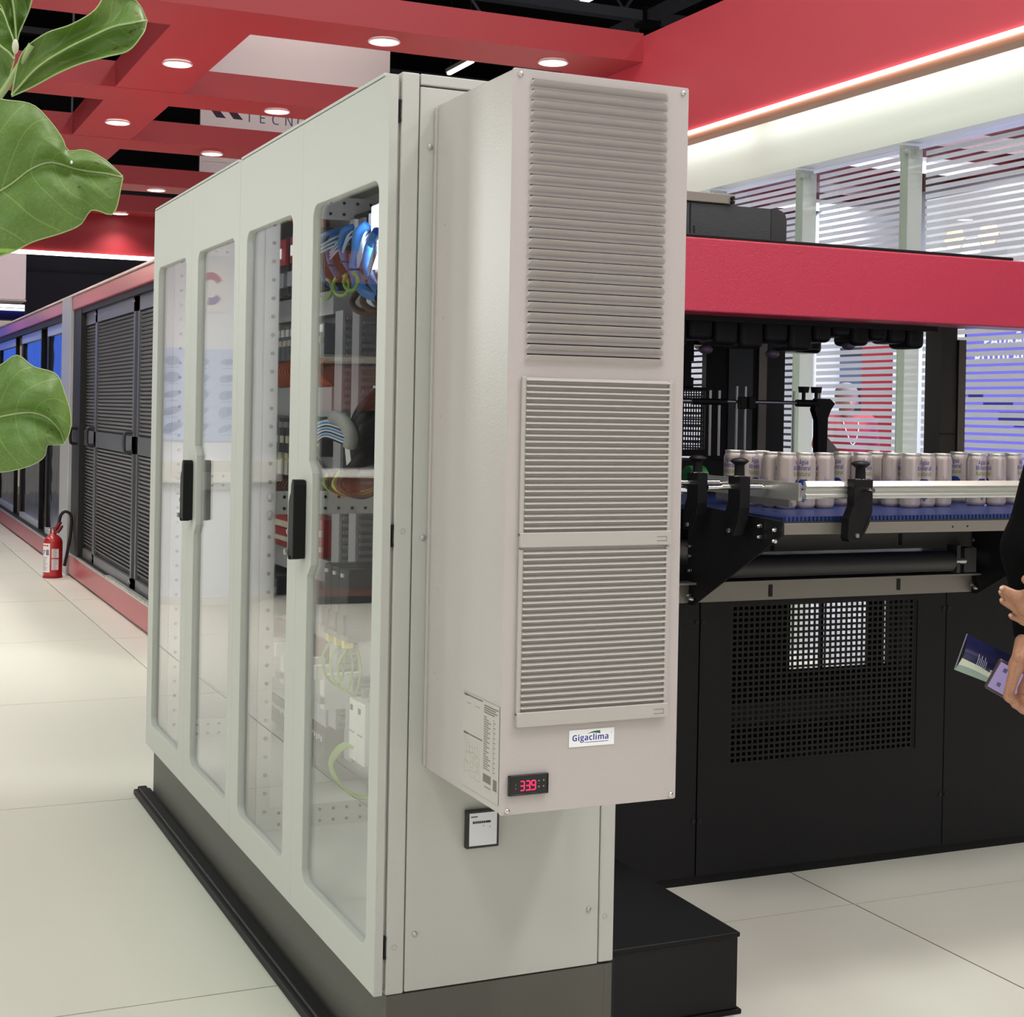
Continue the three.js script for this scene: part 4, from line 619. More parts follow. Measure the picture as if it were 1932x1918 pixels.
// ================= INFEED CONVEYOR =================
const BELT = 1.185;
{
  const t = thing('conveyor', 'infeed conveyor with a blue belt and aluminium guide rail on the machine front', 'conveyor');
  const ZF = -0.451, ZB = -0.955;
  // belt of narrow modules
  const bel = obj('belt', box(1.34, 3.3, BELT - 0.016, BELT - 0.003, -1.55, ZF - 0.006), std(0x1c2a5a, 0.5), t);
  const dots = []; for (let x = 1.345; x < 3.28; x += 0.0135) dots.push(box(x, x + 0.0085, BELT - 0.014, BELT - 0.0015, -1.55, ZF - 0.002)); obj('belt_modules', dots, std(0x283a74, 0.3), bel); bel.children[bel.children.length - 1].userData.kind = 'stuff';
  obj('front_channel', rbox(1.339, 3.3, 1.133, 1.165, ZF - 0.006, ZF, 0.002).translate(0, 0, 0), M.greySteel, t); obj('channel_lip', box(1.339, 3.3, 1.16, 1.17, ZF - 0.03, ZF - 0.003), M.darkSteel, t);
  obj('channel_hole', [cyl([1.93, 1.148, ZF - 0.001], [1.93, 1.148, ZF + 0.001], 0.003), cyl([1.985, 1.149, ZF - 0.001], [1.985, 1.149, ZF + 0.001], 0.003)], M.rubber, t);
  const side = (x, name) => { const s = prism([[-ZB, 0.88], [-ZB, 1.188], [-ZF, 1.17], [-ZF, 1.132], [-ZB - 0.035, 0.88]], 0.006, 0.0008); s.applyMatrix4(new THREE.Matrix4().set(0, 0, 1, 0, 0, 1, 0, 0, -1, 0, 0, 0, 0, 0, 0, 1)); metreUV(s); const m = obj('side_plate', s, M.charcoal, t, [x - 0.003, 0, 0]); for (const [y, z] of [[1.145, -0.475], [1.115, -0.475], [1.15, -0.55], [1.12, -0.55], [1.06, -0.93], [1.03, -0.93], [0.985, -0.93], [0.91, -0.93], [0.9, -0.915]]) obj('bolt', [cyl([-0.004, y, z], [-0.012, y, z], 0.008, 0.0075, 6), cyl([-0.012, y, z], [-0.018, y, z], 0.005, 0.004, 10)], M.bright, m); return m; };
  side(1.335); side(2.44);
  obj('rear_beam', [rbox(1.2, 2.46, 0.883, 0.944, -0.955, -0.945, 0.002), box(1.2, 2.5, 0.944, 0.95, -0.955, -0.9)], M.greySteel, t); obj('rear_beam', rbox(1.345, 2.43, 1.035, 1.09, -0.95, -0.94, 0.002), std(0x5c5a57, 0.5, 0.2), t);
  for (const [x, y] of [[1.63, 1.058], [2.13, 1.066], [1.63, 0.912], [2.13, 0.917]]) obj('beam_slot', rbox(x - 0.007, x + 0.007, y - 0.019, y + 0.019, -0.94, -0.9375, 0.006).translate(0, 0, y < 1 ? -0.0045 : 0), M.rubber, t);
  obj('roller', [cyl([1.36, 1.0, -0.86], [2.27, 1.0, -0.86], 0.034, 0.034, 24)], std(0x2c2c2f, 0.45), t); obj('roller_shaft', [cyl([2.27, 1.0, -0.86], [2.33, 1.0, -0.86], 0.012)], M.steel, t); obj('motor_bracket', [box(2.29, 2.305, 0.96, 1.05, -0.9, -0.85), box(2.33, 2.38, 0.96, 1.04, -0.92, -0.86)], M.darkSteel, t);
  // guide rails
  const railProfile = [[0.004, 0], [-0.006, 0.001], [-0.009, 0.005], [-0.009, 0.012], [-0.003, 0.014], [-0.003, 0.022], [-0.007, 0.024], [-0.007, 0.03], [-0.004, 0.032], [-0.011, 0.036], [-0.004, 0.05], [0.004, 0.05]];
  const rail = L => { const g = prism(railProfile, L); g.rotateY(Math.PI / 2); return metreUV(g); };
  const r1 = rail(1.9).applyMatrix4(new THREE.Matrix4().makeTranslation(1.39, 1.234, ZF + 0.02)); r1.scale(1, 1, 1); obj('guide_rail', r1, M.alu, t);
  const r2 = rail(0.56); r2.rotateY(Math.PI / 2); obj('guide_rail', r2, M.alu, t, [1.385, 1.228, ZF + 0.005]);
  obj('guide_rail', rail(0.4).applyMatrix4(new THREE.Matrix4().makeRotationY(Math.PI / 2)), M.greySteel, t, [1.46, 1.2, -0.6]);
  // bracket arms with knobs
  const arm = (x, z, turn, name) => {
    const g = new THREE.Group(); g.name = partName('bracket_arm', t); g.position.set(x, 0, z); g.rotation.y = turn; t.add(g);
    const p = prism([[-0.03, 1.288], [0.03, 1.288], [0.03, 1.2], [0.02, 1.165], [0.0, 1.13], [-0.005, 1.122], [-0.045, 1.118], [-0.05, 1.125], [-0.047, 1.18], [-0.03, 1.215]], 0.03, 0.002);
    obj('arm', p, M.black, g); obj('rib', prism([[0.022, 1.19], [0.026, 1.19], [-0.002, 1.13], [-0.006, 1.13]], 0.034, 0), M.charcoal, g);
    obj('collar', cyl([0, 1.289, 0.015], [0, 1.292, 0.015], 0.02, 0.02, 16), M.bright, g);
    obj('knob', [cyl([0, 1.292, 0.015], [0, 1.325, 0.015], 0.015, 0.014, 16), cyl([0, 1.322, 0.015], [0, 1.332, 0.015], 0.014, 0.027, 16), new THREE.SphereGeometry(0.027, 16, 8, 0, 7, 0, Math.PI / 2).scale(1, 0.4, 1).translate(0, 1.332, 0.015)], M.black, g);
    obj('rod', cyl([0.0, 1.262, -0.06], [0.0, 1.262, 0.075], 0.0065, 0.0065, 12), M.bright, g);
    obj('fixing_bolt', [cyl([-0.022, 1.133, 0.03], [-0.022, 1.133, 0.038], 0.007, 0.006, 12)], M.steel, g);
    return g;
  };
  arm(1.562, ZF + 0.028, 0);
  const a2 = arm(1.3, -0.6, -Math.PI / 2), a3 = arm(1.3, -0.83, -Math.PI / 2);
  for (const z of [-0.6, -0.83]) obj('cross_rod', cyl([1.18, 1.258, z], [1.385, 1.258, z], 0.0065, 0.0065, 12), M.bright, t);
}
// ---- cans on the belt ----
{
  const lab = canvasTexture(1024, 512, (x, w, h) => {
    x.fillStyle = '#e2d6d4'; x.fillRect(0, 0, w, h);
    for (const o of [0, 512]) {
      x.textAlign = 'center'; x.font = 'bold 60px sans-serif'; x.fillStyle = '#4c55a8'; x.fillText('Água', o + 150, 96); x.fillText('Mineral', o + 150, 152); x.fillStyle = '#8fa85a'; x.fillText('Natural', o + 150, 208);
      x.fillStyle = '#2f4fa8'; x.beginPath(); x.moveTo(o + 60, 340); x.lineTo(o + 60, 266); x.lineTo(o + 105, 238); x.lineTo(o + 195, 238); x.lineTo(o + 240, 266); x.lineTo(o + 240, 340); x.fill();
      x.fillStyle = '#e2d6d4'; x.font = 'bold 40px sans-serif'; x.fillText('350ml', o + 150, 320); x.fillStyle = '#6f86b8'; x.fillRect(o + 100, 420, 100, 14); x.fillRect(o + 130, 400, 40, 54);
      x.save(); x.translate(o + 400, 300); x.rotate(-Math.PI / 2); x.fillStyle = '#a58fc0'; for (let i = 0; i < 5; i++) x.fillRect(-80 + (i * 17) % 30, -40 + i * 18, 170 - (i * 37) % 60, 8); x.restore();
    }
  });
  lab.wrapS = THREE.RepeatWrapping;
  const body = std(0xe4e2e0, 0.36, 0.45, { map: lab });
  const R = 0.0325, HH = 0.17, prof = [[0, 0.004], [0.022, 0.002], [0.027, 0], [R, 0.012], [R, 0.148], [0.0285, 0.159], [0.0275, 0.161]].map(p => new THREE.Vector2(...p));
  const bodyG = new THREE.LatheGeometry(prof, 32);
  { const uv = bodyG.attributes.uv, p = bodyG.attributes.position; for (let i = 0; i < uv.count; i++) uv.setY(i, p.getY(i) / 0.165); }
  const lidG = new THREE.LatheGeometry([[0.0275, 0.161], [0.0285, 0.166], [0.0278, 0.17], [0.0262, 0.1695], [0.025, 0.163], [0, 0.1635]].map(p => new THREE.Vector2(...p)), 32);
  const list = [[1387, 950, 'leftmost can, half behind its neighbour'], [1416, 953.5, 'second can from the left'], [1437, 951, 'slim sliver of can behind the second'], [1459, 956.5, 'fourth can, greyish with its text turned'], [1485, 959, 'can with purple upright lettering, front of the first group'], [1522, 958.5, 'sixth can of the first group, right of the purple lettering'], [1558, 958, 'last can of the first group beside the gap'],
    [1593, 953, 'first can after the gap, behind the middle knob'], [1628, 955, 'can just right of the middle knob'], [1656, 951, 'can tucked behind, third after the gap'], [1687, 955, 'greyish can turned away, fourth after the gap'], [1717, 957, 'widest front can left of the brown post'], [1750, 956, 'front can under the brown post'], [1781, 955, 'front can just right of the brown post'], [1813, 947, 'can standing back, right of the brown post'], [1847, 953, 'greyish can, third from the right'], [1880, 953.5, 'second can from the right'], [1915, 950, 'rightmost can beside the black sleeve']];
  const placed = [];
  const proto = new THREE.Group(); obj('body', bodyG, body, proto); obj('lid', lidG, M.alu, proto);
  list.forEach(([u, v, l], i) => {
    // where the ray through the can's foot meets the belt
    const a = at(u, v, 1).sub(camera.position), k = (BELT - camera.position.y) / a.y, p = camera.position.clone().addScaledVector(a, k);
    const c = proto.clone(); c.name = numbered('drink_can'); scene.add(c); c.position.set(p.x + R * 0.35, BELT - 0.0012, p.z - R * 0.9); for (let g = 0; g < 6; g++) for (const o of placed) { const dx = c.position.x - o.x, dz = c.position.z - o.z, d = Math.hypot(dx, dz); if (d < 2 * R + 0.001) { c.position.x += dx / d * (2 * R + 0.0015 - d); c.position.z += dz / d * (2 * R + 0.0015 - d); } } placed.push(c.position); c.rotation.y = [4.0, 5.2, 3.3, 2.6, 5.9, 4.6, 3.4][i % 7] + rnd() * 0.3;
    tag(c, 'pale water can, ' + l, 'can', 'water cans on the conveyor');
  });
}
// ================= LONG RED-FRAMED MACHINE AT LEFT (face x = 0.74) =================
{
  const t = thing('tunnel_machine', 'long red-framed machine with louvred doors and dark windows at the left rear', 'machine');
  const X = 0.74, XB = 2.4, ZN = -5.2, ZM = -10.15, ZP = -10.66, ZE = -19;
  obj('base', [rbox(X, XB, 0.018, 0.185, ZM, ZN, 0.006)], M.redBase, t); obj('base', [rbox(X, XB, 0.018, 0.17, ZE, ZP, 0.006)], M.redBase, t);
  obj('base_shadow_gap', [box(X + 0.03, XB - 0.02, 0, 0.02, ZE, ZN)], std(0x59222a, 0.6), t);
  obj('base_ledge', box(X - 0.004, X + 0.06, 0.185, 0.193, ZM, ZN), M.alu, t); obj('base_ledge', box(X - 0.004, X + 0.06, 0.17, 0.178, ZE, ZP), M.alu, t);
  const ch = []; for (let z = -8.2; z < ZN - 0.05; z += 0.045) ch.push(box(X - 0.002, X + 0.03, 0.193, 0.21, z, z + 0.022)); obj('drain_comb', ch, M.alu, t).userData.kind = 'stuff';
  obj('top_beam', rbox(X, XB, 2.245, 2.36, ZM, ZN, 0.01), M.redBase, t); obj('top_beam', rbox(X, XB, 2.245, 2.36, ZE, ZP, 0.01), M.redBase, t);
  obj('beam_cap', rbox(X - 0.012, X + 0.2, 2.36, 2.378, ZE, ZN, 0.004), std(0xd8c2bd, 0.35), t);
  obj('steel_pillar', rbox(X - 0.015, X + 0.3, 0.0, 2.37, ZP, ZM, 0.008), std(0xb4b6bb, 0.42, 0.35), t);
  obj('dark_core', [box(X + 0.12, XB, 0.19, 2.245, ZM, ZN), box(X + 0.6, XB, 0.19, 2.245, ZE, ZP)], std(0x141418, 0.7), t);
  obj('door_track', [box(X + 0.02, X + 0.12, 2.2, 2.245, ZM, ZN), box(X + 0.02, X + 0.12, 0.185, 0.2, ZM, ZN)], M.black, t);
  obj('jamb', box(X + 0.015, X + 0.11, 0.19, 2.24, -10.14, -9.72), std(0x121214, 0.5), t);
  // sliding louvred doors
  const stile = std(0x6e6f74, 0.4, 0.5), slatM = std(0x66676d, 0.45, 0.4), dark = std(0x1a1a1e, 0.6);
  const N = 66;
  const doors = [[-9.95, -9.17, 0.055], [-9.11, -7.42, 0.045], [-7.36, -5.6, 0.055]];
  doors.forEach(([za, zb, dx], i) => {
    const x = X + dx, g = obj('louvred_door', [box(x, x + 0.025, 0.2, 2.215, zb - 0.055, zb), box(x, x + 0.025, 0.2, 2.215, za, za + 0.045), box(x, x + 0.025, 2.1, 2.215, za, zb), box(x, x + 0.025, 0.2, 0.27, za, zb), box(x, x + 0.02, 1.12, 1.24, za, zb)], stile, t);
    obj('door_backing', box(x + 0.022, x + 0.03, 0.22, 2.2, za + 0.02, zb - 0.02), dark, g);
    const sl = (() => { const w = zb - za - 0.12, q = new THREE.BoxGeometry(0.003, 0.017, w); q.rotateZ(0.55); return metreUV(q); })();
    for (let k = 0; k < N; k++) { const y = 2.08 - k * 0.0272; if (y < 0.285 || (y > 1.105 && y < 1.255)) continue; obj('slat', sl, slatM, g, [x + 0.012, y, (za + zb) / 2 - 0.01]); }
    obj('handle', [tube([[x, 1.265, zb - 0.03], [x - 0.05, 1.265, zb - 0.03], [x - 0.056, 1.24, zb - 0.03], [x - 0.056, 1.16, zb - 0.03], [x - 0.05, 1.135, zb - 0.03], [x, 1.135, zb - 0.03]], 0.012, 30, 8)], std(0x35353a, 0.4), g);
    obj('door_bolt', [[zb - 0.02, 2.17], [zb - 0.07, 2.17], [zb - 0.02, 0.235], [zb - 0.07, 0.235]].map(([z, y]) => cyl([x - 0.004, y, z], [x + 0.001, y, z], 0.009)), M.bright, g);
  });
  obj('handle', [tube([[X + 0.03, 1.25, -9.86], [X - 0.03, 1.25, -9.86], [X - 0.036, 1.23, -9.86], [X - 0.036, 1.15, -9.86], [X - 0.03, 1.13, -9.86], [X + 0.03, 1.13, -9.86]], 0.012, 30, 8)], M.black, t);
  // dark framed windows beyond the pillar
  const wz = [[-12.15, -10.7], [-14.35, -12.65], [-16.9, -15.0], [-18.9, -17.3]];
  wz.forEach(([za, zb]) => {
    const f = obj('window_frame', box(X + 0.05, X + 0.09, 0.2, 2.19, za - 0.05, za + 0.1), M.black, t); obj('window_frame', box(X + 0.05, X + 0.09, 0.2, 2.19, zb - 0.02, zb + 0.03), M.black, t);
    obj('pane', box(X + 0.07, X + 0.074, 0.25, 2.1, za + 0.1, zb - 0.02), M.smoked, f); for (const [ya, yb] of [[2.1, 2.19], [0.2, 0.26]]) obj('rail', box(X + 0.045, X + 0.085, ya, yb, za + 0.03, zb), std(0xb9bfc8, 0.35, 0.5), f);
    obj('inner_post', box(X + 0.1, X + 0.16, 0.2, 2.24, za - 0.32, za - 0.12), M.black, t);
  });
  obj('window_sill', [box(X + 0.02, X + 0.1, 0.17, 0.2, ZE, ZP), box(X + 0.02, X + 0.1, 2.19, 2.245, ZE, ZP)], M.black, t);
}
// fire extinguisher against the pillar
{
  const t = thing('fire_extinguisher', 'red fire extinguisher with black hose on the floor by the steel pillar', 'extinguisher', [0.6, 0, -10.02], -0.75);
  const R = 0.077, pts = [[0, 0.004], [R - 0.006, 0.004], [R, 0.012], [R, 0.3], [R - 0.012, 0.33], [0.045, 0.35], [0.028, 0.358], [0.026, 0.372], [0, 0.372]].map(p => new THREE.Vector2(...p));
  obj('cylinder', new THREE.LatheGeometry(pts, 40), phys(0xb01c22, 0.3, { clearcoat: 0.6, clearcoatRoughness: 0.2 }), t);
  obj('base_ring', new THREE.CylinderGeometry(R + 0.002, R + 0.003, 0.02, 40).translate(0, 0.01, 0), std(0x8e171d, 0.4), t);
  const lb = canvasTexture(256, 512, (x, w, h) => { x.fillStyle = '#ece8ea'; x.fillRect(0, 0, w, h); x.fillStyle = '#c2303a'; for (let i = 0; i < 3; i++) x.fillRect(24 + i * 70, 26, 56, 26); x.fillStyle = '#4a3f9e'; x.beginPath(); x.moveTo(30, 120); x.lineTo(140, 120); x.lineTo(84, 220); x.fill(); x.fillStyle = '#e8e6ee'; x.beginPath(); x.moveTo(64, 136); x.lineTo(110, 136); x.lineTo(86, 180); x.fill(); x.fillStyle = '#7c7480'; for (let i = 0; i < 16; i++) x.fillRect(20 + (i % 2) * 8, 240 + i * 16, 190 - (i * 47) % 80, 7); x.fillRect(160, 110, 76, 100); });
  const wrap = (a, d, y0, y1, tex) => { const g = new THREE.CylinderGeometry(R + 0.0012, R + 0.0012, y1 - y0, 20, 1, true, a, d); g.translate(0, (y0 + y1) / 2, 0); obj('label', g, std(0xffffff, 0.45, 0, { map: tex }), t); };
  wrap(-0.95, 1.25, 0.05, 0.29, lb);
  const l2 = canvasTexture(128, 256, (x, w, h) => { x.fillStyle = '#e6e2e4'; x.fillRect(0, 0, w, h); x.fillStyle = '#8d8590'; for (let i = 0; i < 13; i++) x.fillRect(12, 12 + i * 19, 100 - (i * 31) % 50, 9); });
  wrap(0.5, 0.75, 0.07, 0.16, l2); wrap(0.5, 0.75, 0.17, 0.245, l2);
  obj('valve', [cyl([0, 0.37, 0], [0, 0.41, 0], 0.016), cyl([-0.05, 0.385, 0], [-0.02, 0.385, 0], 0.015)], M.steel, t);
  obj('lever', [prism([[-0.02, 0.39], [0.03, 0.4], [0.075, 0.46], [0.065, 0.468], [0.02, 0.42], [-0.02, 0.41]], 0.024, 0.002).translate(0, 0, -0.012), prism([[-0.01, 0.372], [0.05, 0.375], [0.09, 0.43], [0.082, 0.436], [0.04, 0.39], [-0.01, 0.386]], 0.02, 0.002).translate(0, 0, -0.01)], std(0x7c1a22, 0.4), t);
  obj('hose', tube([[0.02, 0.4, 0], [0.05, 0.45, 0.0], [0.075, 0.53, 0], [0.1, 0.555, -0.02], [0.13, 0.53, -0.05], [0.13, 0.4, -0.06], [0.12, 0.22, -0.03], [0.1, 0.1, -0.02]], 0.013, 40, 10), M.rubber, t);
}
// ================= FIDDLE-LEAF PLANT, leaves near the camera =================
{
  const base = at(-170, 800, 1.95);
  const t = thing('potted_fig', 'potted fig with large glossy green leaves reaching in at the left edge', 'plant', [base.x, 0, base.z]);
  const leafTex = seedv => { const T = canvasTexture(512, 512, (x, w, h) => {
    x.fillStyle = '#5f8232'; x.fillRect(0, 0, w, h); let q = seedv; const r = () => { q = (q * 1664525 + 1013904223) >>> 0; return q / 4294967296; };
    for (let i = 0; i < 5000; i++) { x.fillStyle = ['#56782c', '#6a8c3a', '#527328', '#729442'][i & 3]; x.globalAlpha = 0.35; x.fillRect(r() * w, r() * h, 3 + r() * 7, 3 + r() * 7); }
    x.globalAlpha = 1; x.strokeStyle = '#8aa85c'; x.lineWidth = 5; x.beginPath(); x.moveTo(0, h / 2); x.lineTo(w, h / 2); x.stroke();
    x.lineWidth = 3; x.strokeStyle = '#7b9c4a'; for (let i = 0; i < 7; i++) for (const s of [-1, 1]) { x.beginPath(); x.moveTo(20 + i * 72, h / 2); x.quadraticCurveTo(70 + i * 72, h / 2 + s * 120, 150 + i * 74, h / 2 + s * 250); x.stroke(); }
    for (let i = 0; i < 9; i++) { x.fillStyle = i % 3 ? '#5a3b22' : '#6b4a2a'; x.beginPath(); x.ellipse(300 + r() * 200, 60 + r() * 400, 4 + r() * 9, 3 + r() * 7, r() * 3, 0, 7); x.fill(); }
  }); return T; };
  const mats = [5, 77, 901].map(s => phys(0xffffff, 0.5, { map: leafTex(s), transmission: 0.22, thickness: 0, side: THREE.DoubleSide, clearcoat: 0.15, clearcoatRoughness: 0.35 }));
  // a leaf lofted between its two edges and its midrib; each outline point is given as (pixel, depth) and becomes a point in the room
  const inv = new THREE.Matrix4().makeTranslation(-base.x, 0, -base.z);
  const curve = (pts, d) => new THREE.CatmullRomCurve3(pts.map((p, i) => at(p[0], p[1], d + (p[2] ?? 0)).applyMatrix4(inv)), false, 'centripetal');
  function leaf(up, mid, lo, depth, bulge, mi, wav = 0.004) {
    const NU = 40, NV = 18, A = curve(up, depth), B = curve(mid, depth), C = curve(lo, depth), pos = [], uv = [], idx = [];
    const fwd = new THREE.Vector3(0.408, 0.1, -0.913);
    for (let i = 0; i <= NU; i++) { const s = i / NU, a = A.getPoint(s), b = B.getPoint(s), c = C.getPoint(s);
      for (let j = 0; j <= NV; j++) { const v = j / NV * 2 - 1, e = v < 0 ? a : c, k = Math.abs(v), p = b.clone().lerp(e, k);
        const w = p.distanceTo(b), veins = Math.sin(s * 20 - k * 5) * wav * Math.min(1, k * 2) * Math.sin(Math.PI * Math.min(1, s * 1.02));
        p.addScaledVector(fwd, bulge * Math.sin(k * Math.PI) * Math.sin(s * Math.PI) - veins * Math.sin(k * Math.PI) + (k < 0.06 ? 0.002 : 0)); pos.push(p.x, p.y, p.z); uv.push(s, j / NV); } }
    for (let i = 0; i < NU; i++) for (let j = 0; j < NV; j++) { const a = i * (NV + 1) + j, b = a + NV + 1; idx.push(a, b, a + 1, b, b + 1, a + 1); }
    const g = new THREE.BufferGeometry(); g.setAttribute('position', new THREE.Float32BufferAttribute(pos, 3)); g.setAttribute('uv', new THREE.Float32BufferAttribute(uv, 2)); g.setIndex(idx); g.computeVertexNormals();
    const lf = obj('leaf', g, mats[mi], t); obj('midrib', new THREE.TubeGeometry(B, 30, 0.0014, 6), M.midrib, lf);
    obj('edge', [new THREE.TubeGeometry(A, 40, 0.0009, 5), new THREE.TubeGeometry(C, 40, 0.0009, 5)], M.midrib, lf); return lf;
  }
  M.midrib = std(0x9fb27a, 0.5);
  // long upper leaf
  leaf([[22, 178], [42, 100], [85, 64], [135, 46], [178, 20], [215, -28, 0.02], [262, 8, 0.03], [277, 38, 0.04]], [[22, 180], [70, 128], [120, 95], [170, 70], [215, 50], [245, 44], [265, 40], [277, 39, 0.04]], [[22, 182], [60, 165], [110, 138], [150, 121], [200, 107], [243, 95], [268, 66], [277, 40, 0.04]], 1.9, 0.018, 0);
  // big middle leaf
  leaf([[-90, 280], [-30, 190], [20, 190], [62, 198], [92, 226], [118, 262], [128, 284], [160, 283], [196, 300], [232, 333]], [[-100, 430], [-30, 378], [20, 348], [60, 318], [95, 306], [120, 311], [142, 318], [168, 323], [202, 327], [232, 334]], [[-90, 540], [-20, 492], [30, 472], [62, 456], [120, 438], [152, 423], [172, 396], [188, 398], [212, 404], [232, 335]], 1.8, -0.02, 1, 0.006);
  // lower leaf
  leaf([[-110, 745], [-45, 702], [0, 689], [32, 670], [62, 691], [106, 706], [121, 740], [133, 782], [132, 812], [122, 836]], [[-110, 805], [-45, 796], [0, 786], [32, 780], [60, 778], [85, 785], [100, 796], [112, 810], [118, 822], [122, 836]], [[-110, 865], [-60, 892], [-20, 892], [18, 888], [45, 882], [70, 872], [84, 860], [90, 839], [106, 839], [122, 837]], 1.85, -0.022, 2, 0.004);
  // small leaf at the top left and a dark one at the edge
  leaf([[10, -90], [62, -30], [57, 12], [46, 40], [37, 60], [31, 84]], [[-20, -80], [15, -30], [25, 10], [28, 40], [30, 62], [31, 84]], [[-60, -50], [-25, -10], [2, 12], [12, 40], [22, 64], [31, 84]], 2.0, 0.012, 0);
  leaf([[-130, -40], [-60, -30], [2, 18], [16, 50], [27, 84], [27, 112]], [[-130, 60], [-70, 55], [-20, 70], [5, 90], [18, 100], [27, 112]], [[-130, 200], [-80, 210], [-30, 200], [2, 178], [17, 148], [27, 113]], 1.95, 0.015, 1);
  const px = (u, v, d) => { const p = at(u, v, d).applyMatrix4(inv); return [p.x, p.y, p.z]; };
  obj('petiole', tube([px(-60, 250, 1.93), px(2, 178, 1.92), px(30, 135, 1.91), px(60, 84, 1.9)], 0.0042, 20, 8), M.midrib, t);
  obj('petiole', tube([px(-170, 420, 1.95), px(-120, 440, 1.85), px(-100, 430, 1.8)], 0.004, 12, 8), M.midrib, t); obj('petiole', tube([px(-170, 860, 1.95), px(-130, 815, 1.9), px(-110, 805, 1.85)], 0.004, 12, 8), M.midrib, t); obj('petiole', tube([px(-170, 60, 1.95), px(-40, 20, 2.0), px(-20, -80, 2.0)], 0.004, 12, 8), M.midrib, t);
  obj('bud', new THREE.SphereGeometry(0.006, 10, 8).scale(0.7, 1.6, 0.7).translate(...px(29, 88, 1.93)), std(0xcfd0b8, 0.6), t);
  obj('dew_drop', new THREE.SphereGeometry(0.0014, 10, 8).scale(1, 1.5, 1).translate(...px(135, 306, 1.775)), M.white, t);
  obj('trunk', tube([[0, 0.36, 0], [0.02, 0.8, 0.01], [-0.01, 1.3, 0], px(-170, 250, 1.95), px(-60, 250, 1.95)], 0.014, 40, 10), std(0x7a6a52, 0.8), t);
  obj('pot', new THREE.LatheGeometry([[0, 0], [0.15, 0], [0.19, 0.38], [0.18, 0.4], [0.165, 0.38], [0.16, 0.34], [0, 0.34]].map(p => new THREE.Vector2(...p)), 40), std(0xe6e4df, 0.5), t);
  obj('soil', new THREE.CylinderGeometry(0.163, 0.163, 0.02, 32).translate(0, 0.35, 0), std(0x3a2c20, 0.95), t);
}
// ================= PEOPLE =================
const V3 = (x, y, z) => new THREE.Vector3(x, y, z);
function capsule(p, a, b, ra, rb) { const abx = b.x - a.x, aby = b.y - a.y, abz = b.z - a.z; let h = ((p.x - a.x) * abx + (p.y - a.y) * aby + (p.z - a.z) * abz) / (abx * abx + aby * aby + abz * abz); h = h < 0 ? 0 : h > 1 ? 1 : h; return Math.hypot(p.x - a.x - abx * h, p.y - a.y - aby * h, p.z - a.z - abz * h) - (ra + (rb - ra) * h); }
const smin = (a, b, k) => { const h = Math.max(k - Math.abs(a - b), 0) / k; return Math.min(a, b) - h * h * k / 4; };
function sdf(bones, k) { return p => { let d = 1e3; for (const q of bones) d = smin(d, capsule(p, q[0], q[1], q[2], q[3]), q[4] ?? k); return d; }; }
function surface(f, lo, hi, cell) {             // mesh of the zero set of f inside a box
  const ext = Math.max(hi.x - lo.x, hi.y - lo.y, hi.z - lo.z), n = Math.min(150, Math.ceil(ext / cell) + 4);
  const mc = new MarchingCubes(n, new THREE.MeshBasicMaterial(), false, false, 260000);
  const half = n / 2, s = ext / 2 * (n / (n - 4)), c = lo.clone().add(hi).multiplyScalar(0.5), p = V3(0, 0, 0);
  for (let z = 0; z < n; z++) for (let y = 0; y < n; y++) for (let x = 0; x < n; x++) { p.set(c.x + (x - half) / half * s, c.y + (y - half) / half * s, c.z + (z - half) / half * s); mc.field[x + y * n + z * n * n] = (p.x < lo.x - cell * 3 || p.x > hi.x + cell * 3 || p.y < lo.y - cell * 3 || p.y > hi.y + cell * 3 || p.z < lo.z - cell * 3 || p.z > hi.z + cell * 3) ? -1 : -f(p); }
  mc.isolation = 0; mc.update();
  const cnt = mc.count ?? mc.geometry.drawRange.count, P = new Float32Array(cnt * 3);
  for (let i = 0; i < cnt * 3; i++) P[i] = mc.positionArray[i] * s + [c.x, c.y, c.z][i % 3];
  let g = new THREE.BufferGeometry(); g.setAttribute('position', new THREE.BufferAttribute(P, 3)); g = mergeVertices(g, 1e-5); g.computeVertexNormals(); return metreUV(g);
}
const skinT = (() => { const t = noiseTexture(256, 8, 4, 0.88, 1, 91); return rep(t, 6); })();
const skin = phys(0xb07f66, 0.5, { map: skinT, bumpMap: rep(nFine, 10), bumpScale: 0.0003 }), shirtM = phys(0x060608, 0.95, { specularIntensity: 0.25, bumpMap: rep(nFine, 6), bumpScale: 0.0008 }), trouserM = std(0x14151a, 0.85), shoeM = std(0x0c0c0c, 0.5), hairM = std(0x1a1210, 0.7);
